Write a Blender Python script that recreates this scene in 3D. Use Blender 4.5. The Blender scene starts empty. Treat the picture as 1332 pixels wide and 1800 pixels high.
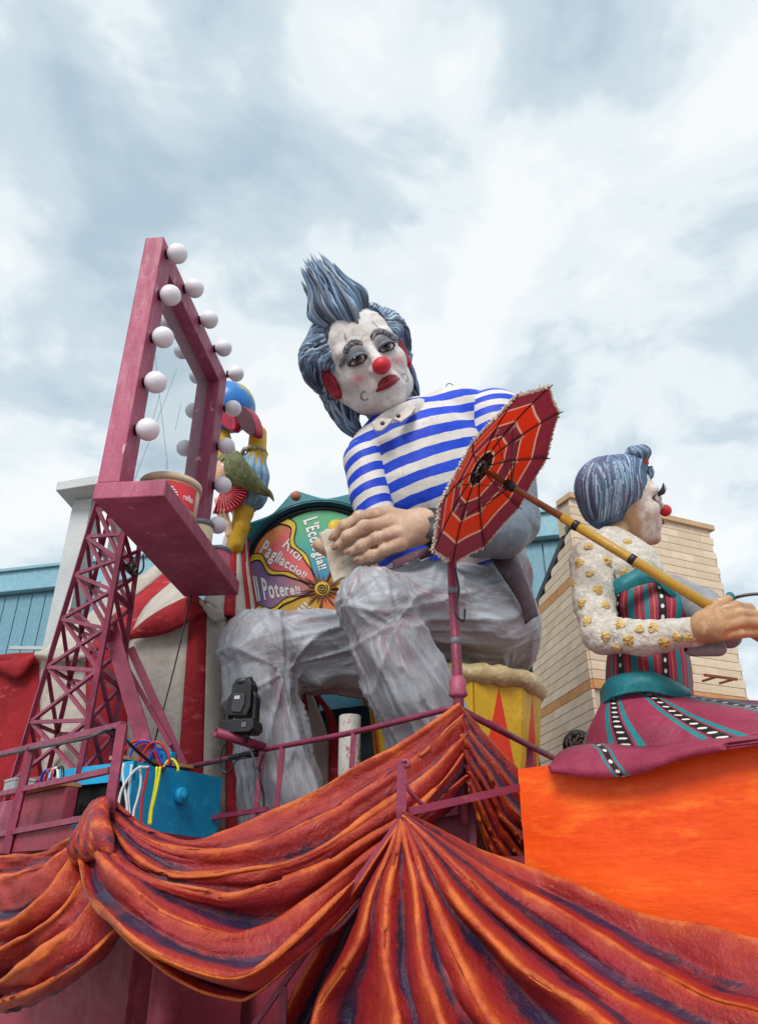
import bpy, bmesh, math, random
import numpy as np
from mathutils import Vector, Matrix, noise as mnoise
random.seed(7); RNG = np.random.default_rng(7)
sc = bpy.context.scene; COL = sc.collection
# ------------------------------------------------------------------ camera, sky, sun, exposure
FPX = 1300.0; TILT = math.radians(27.0); EYE = np.array([0.0, 0.0, 1.6])
cam_d = bpy.data.cameras.new('camera'); cam = bpy.data.objects.new('camera', cam_d); COL.objects.link(cam)
cam.location = EYE; cam.rotation_euler = (math.radians(90) + TILT, 0, 0)
cam_d.sensor_fit = 'VERTICAL'; cam_d.sensor_height = 36.0; cam_d.lens = 36.0 * FPX / 1800.0
cam_d.clip_start = 0.05; cam_d.clip_end = 2000; sc.camera = cam
SUN_EL, SUN_AZ = math.radians(44), math.radians(198)       # azimuth measured from +Y clockwise; behind the camera, a little to the left
world = bpy.data.worlds.new('World'); sc.world = world; world.use_nodes = True
wn = world.node_tree; wn.nodes.clear()
def wnode(t, **k):
    n = wn.nodes.new(t)
    for a, b in k.items(): setattr(n, a, b)
    return n
wo = wnode('ShaderNodeOutputWorld'); bg = wnode('ShaderNodeBackground'); bg.inputs['Strength'].default_value = 0.1
sky = wnode('ShaderNodeTexSky'); sky.sky_type = 'NISHITA'; sky.sun_disc = False
sky.sun_elevation = SUN_EL; sky.sun_rotation = SUN_AZ
tc = wnode('ShaderNodeTexCoord'); sep = wnode('ShaderNodeSeparateXYZ'); wn.links.new(tc.outputs['Generated'], sep.inputs[0])
def wmath(op, a, b=None):
    n = wnode('ShaderNodeMath', operation=op)
    for i, v in enumerate((a, b)):
        if v is None: continue
        if isinstance(v, (int, float)): n.inputs[i].default_value = v
        else: wn.links.new(v, n.inputs[i])
    return n.outputs[0]
zc = wmath('ADD', wmath('MAXIMUM', sep.outputs['Z'], 0.0), 0.42)
cmb = wnode('ShaderNodeCombineXYZ')
wn.links.new(wmath('DIVIDE', sep.outputs['X'], zc), cmb.inputs[0]); wn.links.new(wmath('DIVIDE', sep.outputs['Y'], zc), cmb.inputs[1])
def wnoise(scale, det, rough, dist, off):
    mp = wnode('ShaderNodeMapping'); mp.inputs['Location'].default_value = off; wn.links.new(cmb.outputs[0], mp.inputs[0])
    n = wnode('ShaderNodeTexNoise'); n.inputs['Scale'].default_value = scale; n.inputs['Detail'].default_value = det
    n.inputs['Roughness'].default_value = rough; n.inputs['Distortion'].default_value = dist
    wn.links.new(mp.outputs[0], n.inputs['Vector']); return n.outputs['Fac']
def wramp(f, stops):
    r = wnode('ShaderNodeValToRGB'); r.color_ramp.interpolation = 'EASE'
    e = r.color_ramp.elements
    while len(e) < len(stops): e.new(0.5)
    for q, (p, c) in zip(e, stops): q.position = p; q.color = (*c, 1)
    wn.links.new(f, r.inputs[0]); return r.outputs[0]
n1 = wnoise(3.0, 5.0, 0.52, 0.35, (3.1, 1.7, 0)); n2 = wnoise(7.5, 5, 0.55, 0.4, (7.3, 2.2, 4.0))
f12 = wmath('ADD', wmath('MULTIPLY', n1, 0.68), wmath('MULTIPLY', n2, 0.32))
clouds = wramp(f12, [(0.34, (2.55, 3.2, 3.75)), (0.43, (3.35, 3.95, 4.35)), (0.50, (4.5, 4.9, 5.1)), (0.57, (5.1, 5.28, 5.34))])
mixn = wnode('ShaderNodeMix', data_type='RGBA'); mixn.inputs['Factor'].default_value = 0.955
wn.links.new(sky.outputs[0], mixn.inputs['A']); wn.links.new(clouds, mixn.inputs['B'])
wn.links.new(mixn.outputs['Result'], bg.inputs[0]); wn.links.new(bg.outputs[0], wo.inputs[0])
sun_d = bpy.data.lights.new('sun', 'SUN'); sun_d.energy = 1.5; sun_d.angle = math.radians(24); sun_d.color = (1.0, 0.96, 0.9)
sun = bpy.data.objects.new('sun', sun_d); COL.objects.link(sun)
_d = Vector((math.sin(SUN_AZ) * math.cos(SUN_EL), math.cos(SUN_AZ) * math.cos(SUN_EL), math.sin(SUN_EL)))
sun.rotation_euler = (-_d).to_track_quat('-Z', 'Y').to_euler(); sun.location = (-8, -12, 30)
vs = sc.view_settings; vs.view_transform = 'Standard'; vs.look = 'None'; vs.gamma = 1; vs.exposure = 0.92; vs.use_curve_mapping = False
sc.render.engine = 'CYCLES'; sc.cycles.use_denoising = True; sc.cycles.max_bounces = 6; sc.cycles.diffuse_bounces = 3

# ------------------------------------------------------------------ where things stand: a point seen at photo pixel (px, py) that lies Y metres in front
_F = np.array([0, math.cos(TILT), math.sin(TILT)]); _U = np.array([0, -math.sin(TILT), math.cos(TILT)]); _R = np.array([1.0, 0, 0])
def ray(px, py): return (px - 666) / FPX * _R + _F + (900 - py) / FPX * _U
def at(px, py, Y):
    d = ray(px, py); return EYE + d * (Y / d[1])
def at_z(px, py, z):
    d = ray(px, py); return EYE + d * ((z - EYE[2]) / d[2])
def mpp(px, py, Y): return Y / ray(px, py)[1] / FPX
def pl(pts): return [at(*p) for p in pts]
def nrm(v): v = np.asarray(v, float); return v / (np.linalg.norm(v) + 1e-12)

# ------------------------------------------------------------------ scene graph helpers
ORG = {}
def tag(o, label=None, cat=None, group=None, kind=None):
    for k, v in (('label', label), ('category', cat), ('group', group), ('kind', kind)):
        if v: o[k] = v
    return o
def thing(name, label, cat, loc, group=None):
    o = bpy.data.objects.new(name, None); COL.objects.link(o); o.location = loc; o.empty_display_size = 0.2
    ORG[o.name] = np.array(loc, float); return tag(o, label, cat, group)
def org(o): return ORG.get(o.name, np.zeros(3)) if o is not None else np.zeros(3)
def link(name, me, parent=None, loc=None):
    o = bpy.data.objects.new(name, me); COL.objects.link(o)
    if parent is not None: o.parent = parent
    if loc is not None: o.location = np.asarray(loc) - org(parent)
    ORG[o.name] = np.asarray(loc, float) if loc is not None else org(parent)
    return o
def mesh_obj(name, V, Fc, m, parent=None, smooth=True, attrs=None, origin=None, kind=None):
    V = np.asarray(V, float); o0 = org(parent) if origin is None else np.asarray(origin, float)
    me = bpy.data.meshes.new(name)
    me.from_pydata((V - o0).tolist(), [], [list(map(int, f)) for f in Fc] if not isinstance(Fc, np.ndarray) else Fc.tolist())
    if attrs:
        for k, a in attrs.items():
            a = np.asarray(a, np.float32)
            if a.ndim == 2 and a.shape[1] == 4: at_ = me.attributes.new(k, 'FLOAT_COLOR', 'POINT'); at_.data.foreach_set('color', a.ravel())
            elif a.ndim == 2: at_ = me.attributes.new(k, 'FLOAT_VECTOR', 'POINT'); at_.data.foreach_set('vector', a.ravel())
            else: at_ = me.attributes.new(k, 'FLOAT', 'POINT'); at_.data.foreach_set('value', a)
    me.polygons.foreach_set('use_smooth', [smooth] * len(me.polygons)); me.update()
    if m is not None: me.materials.append(m)
    o = link(name, me, parent, o0)
    if kind: o['kind'] = kind
    return o
class MB:
    """collects shapes; build() links them as one mesh object"""
    def __init__(s): s.V = []; s.F = []; s.n = 0; s.C = []
    def add(s, V, F, c=None):
        V = np.asarray(V, float).reshape(-1, 3); s.V.append(V); s.F += [[int(i) + s.n for i in f] for f in F]; s.n += len(V)
        s.C.append(np.tile(np.array(c if c is not None else (1, 1, 1, 1), float), (len(V), 1))); return s
    def box(s, c, ax, half, col=None):
        ax = np.asarray(ax, float); c = np.asarray(c, float)
        V = [c + sx * half[0] * ax[0] + sy * half[1] * ax[1] + sz * half[2] * ax[2] for sx in (-1, 1) for sy in (-1, 1) for sz in (-1, 1)]
        F = [(0, 1, 3, 2), (4, 6, 7, 5), (0, 4, 5, 1), (2, 3, 7, 6), (0, 2, 6, 4), (1, 5, 7, 3)]
        if np.linalg.det(ax) < 0: F = [f[::-1] for f in F]
        return s.add(V, F, col)
    def beam(s, a, b, w, h=None, up=(0, 0, 1), ext=0, col=None):
        a = np.asarray(a, float); b = np.asarray(b, float); d = nrm(b - a); u = np.asarray(up, float)
        if abs(d @ u) > .95: u = np.array([0, 1.0, 0])
        x = nrm(np.cross(d, u)); y = np.cross(x, d)
        return s.box((a + b) / 2, [d, x, y], (np.linalg.norm(b - a) / 2 + ext, w / 2, (h or w) / 2), col)
    def tube(s, P, r, n=8, cap=True, col=None, flat=1.0, up=(0, 0, 1)):
        P = np.asarray(P, float); m = len(P); r = np.broadcast_to(np.asarray(r, float), (m,))
        T = np.gradient(P, axis=0); T /= np.linalg.norm(T, axis=1)[:, None] + 1e-12
        u = np.asarray(up, float); 
        if abs(T[0] @ u) > .9: u = np.array([0.0, 1, 0]) if abs(T[0][1]) < .9 else np.array([1.0, 0, 0])
        X = nrm(np.cross(T[0], u)); V = []
        for i in range(m):
            X = nrm(X - T[i] * (X @ T[i])); Y = np.cross(T[i], X)
            for k in range(n):
                a = 2 * math.pi * k / n; V.append(P[i] + r[i] * (math.cos(a) * X + flat * math.sin(a) * Y))
        F = [(i * n + k, i * n + (k + 1) % n, (i + 1) * n + (k + 1) % n, (i + 1) * n + k) for i in range(m - 1) for k in range(n)]
        if cap: F += [tuple(range(n))[::-1], tuple(range((m - 1) * n, m * n))]
        return s.add(V, F, col)
    def lathe(s, c, axis, prof, n=24, col=None, ref=None):
        """prof: list of (distance along axis, radius)"""
        z = nrm(axis); x = nrm(np.cross(z, ref if ref is not None else ((0, 1, 0) if abs(z[1]) < .9 else (1, 0, 0)))); y = np.cross(z, x); c = np.asarray(c, float)
        V = [c + z * h + r * (math.cos(2 * math.pi * k / n) * x + math.sin(2 * math.pi * k / n) * y) for h, r in prof for k in range(n)]
        m = len(prof); F = [(i * n + k, i * n + (k + 1) % n, (i + 1) * n + (k + 1) % n, (i + 1) * n + k) for i in range(m - 1) for k in range(n)]
        F += [tuple(range(n))[::-1], tuple(range((m - 1) * n, m * n))]
        return s.add(V, F, col)
    def ball(s, c, r, n=20, col=None, ax=None):
        r = np.broadcast_to(np.asarray(r, float), (3,)); A = np.eye(3) if ax is None else np.asarray(ax, float)
        V = []; m = n // 2; c = np.asarray(c, float)
        for i in range(1, m):
            t = math.pi * i / m
            for k in range(n):
                a = 2 * math.pi * k / n
                q = np.array([math.sin(t) * math.cos(a), math.sin(t) * math.sin(a), math.cos(t)]) * r; V.append(c + q @ A)
        F = [(i * n + k, (i + 1) * n + k, (i + 1) * n + (k + 1) % n, i * n + (k + 1) % n) for i in range(m - 2) for k in range(n)]
        b = len(V); V.append(c + np.array([0, 0, r[2]]) @ A); V.append(c - np.array([0, 0, r[2]]) @ A)
        F += [(b, k, (k + 1) % n) for k in range(n)] + [(b + 1, (m - 2) * n + (k + 1) % n, (m - 2) * n + k) for k in range(n)]
        return s.add(V, F, col)
    def prism(s, front, off, col=None):
        """polygon extruded by the vector off"""
        f = np.asarray(front, float); n = len(f); V = np.concatenate([f, f + np.asarray(off, float)])
        F = [tuple(range(n)), tuple(range(n, 2 * n))[::-1]] + [(k, k + n, (k + 1) % n + n, (k + 1) % n) for k in range(n)]
        return s.add(V, F, col)
    def build(s, name, m, parent=None, smooth=False, kind=None, origin=None, cols=False, bevel=0):
        o = mesh_obj(name, np.concatenate(s.V), s.F, m, parent, smooth, {'Col': np.concatenate(s.C)} if cols else None, origin, kind)
        bm = bmesh.new(); bm.from_mesh(o.data); bmesh.ops.recalc_face_normals(bm, faces=bm.faces)
        if bevel: bmesh.ops.bevel(bm, geom=bm.edges[:], offset=bevel, segments=2, affect='EDGES', profile=.6)
        bm.to_mesh(o.data); bm.free(); return o
def spl(P, n):
    """Catmull-Rom through the control points, n samples evenly by length"""
    P = np.asarray(P, float); Q = np.concatenate([[2 * P[0] - P[1]], P, [2 * P[-1] - P[-2]]]); out = []
    for i in range(1, len(Q) - 2):
        for t in np.linspace(0, 1, 14, endpoint=False):
            a, b, c, d = Q[i - 1], Q[i], Q[i + 1], Q[i + 2]
            out.append(.5 * (2 * b + (c - a) * t + (2 * a - 5 * b + 4 * c - d) * t * t + (3 * b - a - 3 * c + d) * t ** 3))
    out.append(Q[-2]); out = np.array(out); L = np.concatenate([[0], np.cumsum(np.linalg.norm(np.diff(out[:, :3], axis=0), axis=1))])
    s = np.linspace(0, L[-1], n); return np.stack([np.interp(s, L, out[:, k]) for k in range(out.shape[1])], 1)
def grid_faces(nu, nv, wrap=False):
    return [(i * nv + j, i * nv + (j + 1) % nv, (i + 1) * nv + (j + 1) % nv, (i + 1) * nv + j) for i in range(nu - 1) for j in range(nv if wrap else nv - 1)]
def vnorm(V, F):
    F = np.asarray(F); a = V[F[:, 0]]; n = np.cross(V[F[:, 2]] - a, V[F[:, 3 if F.shape[1] > 3 else 2]] - V[F[:, 1]]) if F.shape[1] == 4 else np.cross(V[F[:, 1]] - a, V[F[:, 2]] - a)
    N = np.zeros_like(V)
    for k in range(F.shape[1]): np.add.at(N, F[:, k], n)
    return N / (np.linalg.norm(N, axis=1)[:, None] + 1e-12)

# ------------------------------------------------------------------ numpy noise and signed-distance modelling (one continuous skin per body)
def vnoise(P):
    P = np.asarray(P, float); i = np.floor(P).astype(np.int64); f = P - i; f = f * f * (3 - 2 * f)
    def h(a, b, c):
        n = (a * 374761393 + b * 668265263 + c * 2147483647 + 1013) & 0xffffffff
        n = ((n ^ (n >> 13)) * 1274126177) & 0xffffffff; n = ((n ^ (n >> 15)) * 2246822519) & 0xffffffff
        return ((n ^ (n >> 16)) & 0xffff) / 65535.0
    x, y, z = i[:, 0], i[:, 1], i[:, 2]; r = 0
    for dx in (0, 1):
        for dy in (0, 1):
            for dz in (0, 1):
                w = (f[:, 0] if dx else 1 - f[:, 0]) * (f[:, 1] if dy else 1 - f[:, 1]) * (f[:, 2] if dz else 1 - f[:, 2])
                r = r + w * h(x + dx, y + dy, z + dz)
    return r * 2 - 1
def fbm(P, oct=3):
    r = 0; a = .6
    for k in range(oct): r = r + a * vnoise(P * (2 ** k) + 17.3 * k); a *= .5
    return r
def sph(c, r): return lambda P: np.linalg.norm(P - np.asarray(c, np.float32), axis=-1) - r
def ell(c, r, A=None):
    c = np.asarray(c, np.float32); r = np.asarray(r, np.float32)
    def f(P):
        q = P - c
        if A is not None: q = q @ np.asarray(A, np.float32).T
        k0 = np.linalg.norm(q / r, axis=-1); k1 = np.linalg.norm(q / (r * r), axis=-1)
        return np.where(k1 > 1e-6, k0 * (k0 - 1) / np.maximum(k1, 1e-6), -r.min())
    return f
def cap(a, b, ra, rb=None):
    rb = ra if rb is None else rb; a = np.asarray(a, np.float32); b = np.asarray(b, np.float32); ba = b - a; bb = float(ba @ ba) + 1e-9
    def f(P):
        q = P - a; t = np.clip((q @ ba) / bb, 0, 1); return np.linalg.norm(q - t[..., None] * ba, axis=-1) - (ra + (rb - ra) * t)
    return f
def chain(pts, rs): return [cap(pts[i], pts[i + 1], rs[i], rs[i + 1]) for i in range(len(pts) - 1)]
def smin(a, b, k):
    h = np.clip(.5 + .5 * (b - a) / k, 0, 1); return b + (a - b) * h - k * h * (1 - h)
def union(fs, k):
    def f(P):
        r = fs[0](P)
        for g in fs[1:]: r = smin(r, g(P), k)
        return r
    return f
def carve(a, b, k):
    return lambda P: -smin(-a(P), b(P), k)
def snets(f, lo, hi, h):
    lo = np.asarray(lo, float); n = np.ceil((np.asarray(hi) - lo) / h).astype(int) + 1
    X = [np.float32(lo[k] + h * np.arange(n[k])) for k in range(3)]
    Vv = np.empty(tuple(n), np.float32)
    for i in range(0, n[0], 12):
        P = np.stack(np.meshgrid(X[0][i:i + 12], X[1], X[2], indexing='ij'), -1); Vv[i:i + 12] = f(P.reshape(-1, 3)).reshape(P.shape[:3])
    acc = np.zeros((*(n - 1), 3), np.float32); cnt = np.zeros(tuple(n - 1), np.float32)
    rng3 = [slice(0, -1), slice(1, None)]
    for ax in range(3):
        o = [k for k in range(3) if k != ax]
        for p in (0, 1):
            for q in (0, 1):
                sa = [None] * 3; sa[ax] = rng3[0]; sa[o[0]] = rng3[p]; sa[o[1]] = rng3[q]; sb = list(sa); sb[ax] = rng3[1]
                va = Vv[tuple(sa)]; vb = Vv[tuple(sb)]; cr = (va < 0) != (vb < 0)
                t = np.where(cr, va / np.where(cr, va - vb, 1), 0); cnt += cr
                acc[..., ax] += np.where(cr, t, 0); acc[..., o[0]] += cr * p; acc[..., o[1]] += cr * q
    act = cnt > 0; idx = -np.ones(act.shape, np.int64); idx[act] = np.arange(act.sum())
    V = lo + h * (np.argwhere(act) + acc[act] / cnt[act][:, None]); Fs = []
    S = Vv < 0
    for ax in range(3):
        o = [(ax + 1) % 3, (ax + 2) % 3]
        sa = [slice(1, -1)] * 3; sa[ax] = slice(0, -1); sb = [slice(1, -1)] * 3; sb[ax] = slice(1, None)
        a = S[tuple(sa)]; b = S[tuple(sb)]
        for flip, mk in ((False, a & ~b), (True, ~a & b)):
            g = np.argwhere(mk); g = g + [0 if k == ax else 1 for k in range(3)]
            e0 = np.zeros(3, int); e0[o[0]] = 1; e1 = np.zeros(3, int); e1[o[1]] = 1
            q = [idx[tuple((g - d).T)] for d in (e0 + e1, e1, 0 * e0, e0)]
            Fs.append(np.stack(q if not flip else q[::-1], 1))
    return V, np.concatenate(Fs)
def sculpt(name, f, lo, hi, h, m, parent, disp=None, attrs=None, kind=None):
    V, Fc = snets(f, lo, hi, h)
    if disp is not None:
        N = vnorm(V, Fc); V = V + N * disp(V, N)[:, None]
    return mesh_obj(name, V, Fc, m, parent, True, attrs(V, vnorm(V, Fc)) if attrs else None, None, kind)
def bbox(pts, pad):
    pts = np.asarray(pts, float); return pts.min(0) - pad, pts.max(0) + pad

# ------------------------------------------------------------------ materials
def lin(h):
    if not isinstance(h, str): return tuple(h[:3])
    v = [int(h.lstrip('#')[i:i + 2], 16) / 255 for i in (0, 2, 4)]
    return tuple(x / 12.92 if x <= .04045 else ((x + .055) / 1.055) ** 2.4 for x in v)
def c4(h): return (*lin(h), 1.0)
class NT:
    def __init__(s, name, rough=.6, spec=.4, metal=0):
        s.m = bpy.data.materials.new(name); s.m.use_nodes = True; s.t = s.m.node_tree; s.b = s.t.nodes['Principled BSDF']
        s.b.inputs['Roughness'].default_value = rough; s.b.inputs['Specular IOR Level'].default_value = spec; s.b.inputs['Metallic'].default_value = metal
        s.tc = s.n('ShaderNodeTexCoord'); s.obj = s.tc.outputs['Object']
    def n(s, t, **k):
        q = s.t.nodes.new(t)
        for a, b in k.items(): setattr(q, a, b)
        return q
    def put(s, v, i):
        if hasattr(v, 'links'): s.t.links.new(v, i)
        elif isinstance(v, str): i.default_value = c4(v)
        elif isinstance(v, (tuple, list)) and len(v) == 3 and i.type == 'RGBA': i.default_value = (*v, 1)
        else: i.default_value = v
    def math(s, op, a, b=0.0, c=None):
        q = s.n('ShaderNodeMath', operation=op); s.put(a, q.inputs[0]); s.put(b, q.inputs[1])
        if c is not None: s.put(c, q.inputs[2])
        return q.outputs[0]
    def map(s, scale=(1, 1, 1), rot=(0, 0, 0), loc=(0, 0, 0), vec=None):
        q = s.n('ShaderNodeMapping'); q.inputs['Scale'].default_value = scale; q.inputs['Rotation'].default_value = rot; q.inputs['Location'].default_value = loc
        s.put(vec or s.obj, q.inputs[0]); return q.outputs[0]
    def noise(s, scale, det=4, rough=.55, vec=None, dist=0):
        q = s.n('ShaderNodeTexNoise'); q.inputs['Scale'].default_value = scale; q.inputs['Detail'].default_value = det
        q.inputs['Roughness'].default_value = rough; q.inputs['Distortion'].default_value = dist; s.put(vec or s.obj, q.inputs['Vector']); return q.outputs['Fac']
    def ramp(s, f, stops, interp='LINEAR'):
        r = s.n('ShaderNodeValToRGB'); r.color_ramp.interpolation = interp; e = r.color_ramp.elements
        while len(e) < len(stops): e.new(.5)
        for q, (p, c) in zip(e, stops): q.position = p; q.color = c4(c) if isinstance(c, str) else (c, c, c, 1) if isinstance(c, (int, float)) else (*c[:3], 1)
        s.put(f, r.inputs[0]); return r.outputs[0]
    def mix(s, f, a, b, mode='MIX'):
        q = s.n('ShaderNodeMix', data_type='RGBA', blend_type=mode); s.put(f, q.inputs['Factor']); s.put(a, q.inputs['A']); s.put(b, q.inputs['B']); return q.outputs['Result']
    def attr(s, name, out='Color'): q = s.n('ShaderNodeAttribute'); q.attribute_name = name; return q.outputs[out]
    def sepx(s, v): q = s.n('ShaderNodeSeparateXYZ'); s.put(v, q.inputs[0]); return q.outputs
    def col(s, c): s.put(c, s.b.inputs['Base Color']); return s
    def bump(s, h, strength=.3, dist=.02, prev=None):
        q = s.n('ShaderNodeBump'); q.inputs['Strength'].default_value = strength; q.inputs['Distance'].default_value = dist; s.put(h, q.inputs['Height'])
        if prev is not None: s.put(prev, q.inputs['Normal'])
        s.t.links.new(q.outputs[0], s.b.inputs['Normal']); return q.outputs[0]
def paint(name, c1, c2=None, c3=None, rough=.55, ns=2.5, bs=18, bump=.25, dist=.01, wear=None, wear_at=.68, base=None, spec=.4, stretch=(1, 1, 1)):
    """brushed paint: two or three tones in soft patches, fine grain, optional worn spots, low relief"""
    k = NT(name, rough, spec); v = k.map(scale=stretch)
    f = k.noise(ns, 5, .6, v); col = base if base is not None else c1
    if base == 'attr': col = k.attr('Col')
    if c2: col = k.mix(k.ramp(f, [(.38, 0.0), (.66, 1.0)]), col, c2)
    if c3: col = k.mix(k.ramp(k.noise(ns * 2.7, 5, .65, k.map(scale=stretch, loc=(5, 2, 9))), [(.55, 0.0), (.72, .8)]), col, c3)
    g = k.noise(bs * 3, 3, .6); col = k.mix(.22, col, k.ramp(g, [(.3, .25), (.7, .85)]), 'OVERLAY')
    if wear: col = k.mix(k.ramp(k.noise(bs * .7, 6, .7, k.map(loc=(3, 8, 1), scale=stretch)), [(wear_at, 0.0), (wear_at + .04, .9)]), col, wear)
    k.col(col); h = k.noise(bs, 6, .6, v); k.bump(h, bump, dist)
    k.put(k.ramp(h, [(.3, max(rough - .12, .05)), (.7, min(rough + .15, 1))]), k.b.inputs['Roughness']); return k.m
# ------------------------------------------------------------------ shared materials
M = {}
M['rose'] = paint('rose_paint', '#a34a68', '#8a3652', '#b86a86', .5, 1.6, 14, .5, .014, '#cf9cae', .64, stretch=(1, 1, .35))
M['rose_dark'] = paint('rose_steel_paint', '#8a3450', '#6f2740', '#9c4c64', .45, 3, 30, .15, .004, '#b87c8e', .73)
M['maroon'] = paint('maroon_board_paint', '#94394a', '#803041', '#a2485a', .6, 1.2, 8, .25, .008)
M['blue_box'] = paint('cyan_blue_paint', '#14a2d6', '#0e8cc0', '#2cb2de', .45, 2, 12, .2, .006)
M['black'] = paint('black_plastic', '#16171b', '#202228', None, .42, 4, 60, .12, .002)
M['gunmetal'] = paint('dark_steel', '#2a2a2e', '#3a3a40', None, .4, 4, 40, .1, .002, spec=.6)
M['orange'] = paint('orange_box_paint', '#f05608', '#e24404', '#fb7a20', .5, 1.3, 6, .6, .018, '#ff9038', .70, stretch=(.45, .45, 2.0))
M['white_trim'] = paint('white_trim', '#b9bdbf', '#a9adb0', None, .6, 1, 12, .1, .004)
M['siding'] = paint('blue_siding', '#6a94a5', '#628b9d', None, .5, .3, 5, .05, .004)
M['fascia'] = paint('blue_fascia', '#7ea9ba', '#759fb0', None, .5, .4, 5, .05, .004)
M['bounce_ground'] = paint('pale_bounce_ground', '#8f8b84', '#9d9992', None, .9, .6, 60, .4, .01)  # unseen ground, coloured pale so it bounces fill light onto undersides
M['deck'] = paint('deck_boards', '#4a2f30', '#5a3a3a', None, .8, 2, 20, .3, .01)
M['wood'] = paint('raw_plywood', '#b08a5c', '#946f45', None, .7, 6, 40, .2, .004, stretch=(1, 5, 1))
M['bulb'] = paint('bulb_opal', '#e6e2ea', '#dedae4', None, .35, 2, 8, .03, .002)
M['cream_card'] = paint('cream_cardboard', '#c8b49a', '#baa487', None, .6, 4, 30, .1, .003)
M['grey_lid'] = paint('grey_lid', '#6d6f78', '#5d5f69', None, .5, 4, 30, .1, .003)
M['glass_white'] = paint('white_lettering', '#eeebe6', '#e2dfdc', None, .6, 8, 40, .1, .002)
M['purple_line'] = paint('purple_outline', '#4a2a52', '#3c2146', None, .6, 8, 40, .1, .002)
def brickmat(name, a, b, c):
    k = NT(name, .85, .2); oi = k.n('ShaderNodeObjectInfo')
    col = k.mix(k.ramp(oi.outputs['Random'], [(0, 0.0), (1, 1.0)]), a, b)
    col = k.mix(k.ramp(k.noise(3.5, 6, .7, k.tc.outputs['Object']), [(.5, 0.0), (.8, .5)]), col, c)
    k.col(col); k.bump(k.noise(28, 6, .7), .6, .012); return k.m
M['brick'] = brickmat('cream_brick', '#cdb9a0', '#dccab4', '#ae977c')
M['brick_band'] = brickmat('tan_brick', '#bd8a58', '#cc9868', '#9a6f48')
M['coping'] = paint('coping_stone', '#c2a482', '#b09270', None, .85, 3, 30, .4, .01)
M['mortar'] = paint('mortar', '#b8a992', '#a89982', None, .9, 2, 30, .3, .006)
# ------------------------------------------------------------------ ground, buildings behind
g = MB().box((0, 60, -.5), np.eye(3), (400, 400, .5)).build('ground', M['bounce_ground']); tag(g, kind='structure')
g['label'] = 'unseen ground under the float, made pale to bounce light upwards'
# long building with vertical blue siding
def Bp(X, z): return np.array([X, 17.44 - (X + 9.6) * .255, z])
bu = nrm((1, -.255, 0)); bn = nrm((-.255, -1, 0)); ZT = 8.64
bld = thing('siding_building', 'long building clad in pale blue vertical metal siding behind the float', 'building', Bp(0, 0))
MB().box(Bp(-4.6, 4.2) - bn * 4, [bu, bn, (0, 0, 1)], (9.7, 3.95, 4.2)).build('wall', M['siding'], bld)
me = None
pw = .38
k = 0
for i in range(60):
    X = -13.9 + i * pw * .98
    if -4.6 < X < 2.9 or X > 4.7: continue            # never seen behind the float
    c = Bp(X, 4.1)
    if me is None:
        o = MB().box(c, [bu, bn, (0, 0, 1)], (pw * .475, .03, 3.95)).build('siding_panel', M['siding'], bld, origin=c, bevel=.012); me = o.data
    else: o = link('siding_panel', me, bld, c)
MB().box(Bp(-4.6, 8.38) + bn * .10, [bu, bn, (0, 0, 1)], (9.75, .12, .26)).build('fascia', M['fascia'], bld, bevel=.015)
MB().box(Bp(-4.6, 8.68) - bn * 3.5, [bu, bn, (0, 0, 1)], (9.8, 3.8, .035)).build('roof', M['fascia'], bld)
# cream brick tower block on the right
K0 = np.array([3.07, 10.6, 0]); dR = nrm((.88, .39, 0)); dL = nrm((-.3, 2.0, 0)); nR = nrm((dR[1], -dR[0], 0)); nL = nrm((-dL[1], dL[0], 0))
LR = 3.05; ZB = 7.28
bt = thing('brick_building', 'cream block building with tan brick bands and a sloped side parapet', 'building', K0)
def zslope(t): return 6.80 - t * .40                      # the parapet of the left side runs down away from the corner
e = .02
wall = [K0 + nR * -e, K0 + dR * LR - nR * e, K0 + dR * LR - nR * 3, K0 + dL * 2.6]
m = MB(); m.prism([K0 - nR * e - nL * e, K0 + dR * LR - nR * e, K0 + dR * LR + dL * 3.0, K0 + dL * 3.2 - nL * e], (0, 0, 3.0))
top = [K0 - nR * e - nL * e + np.array([0, 0, 3.0]), K0 + dL * 3.2 - nL * e + np.array([0, 0, 3.0]), K0 + dL * 3.2 - nL * e + np.array([0, 0, zslope(3.2)]), K0 - nR * e - nL * e + np.array([0, 0, zslope(0)])]
m.prism(top, dR * (LR - .0)); m.prism([K0 - nR * e - nL * e + np.array([0, 0, 6.7]), K0 + dR * LR - nR * e + np.array([0, 0, 6.7]), K0 + dR * LR - nR * e + np.array([0, 0, ZB]), K0 - nR * e - nL * e + np.array([0, 0, ZB])], -nR * .35); m.build('wall', M['mortar'], bt)
bh, bw = .14, .50; bmesh_cache = {}
def brick(c, ax, w, h, mat, key):
    if key not in bmesh_cache:
        o = MB().box(c, ax, (w / 2 - .0035, .024, h / 2 - .0035)).build('brick', mat, bt, origin=c, bevel=.006); bmesh_cache[key] = o.data
    else: link('brick', bmesh_cache[key], bt, c)
nb = 0
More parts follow.
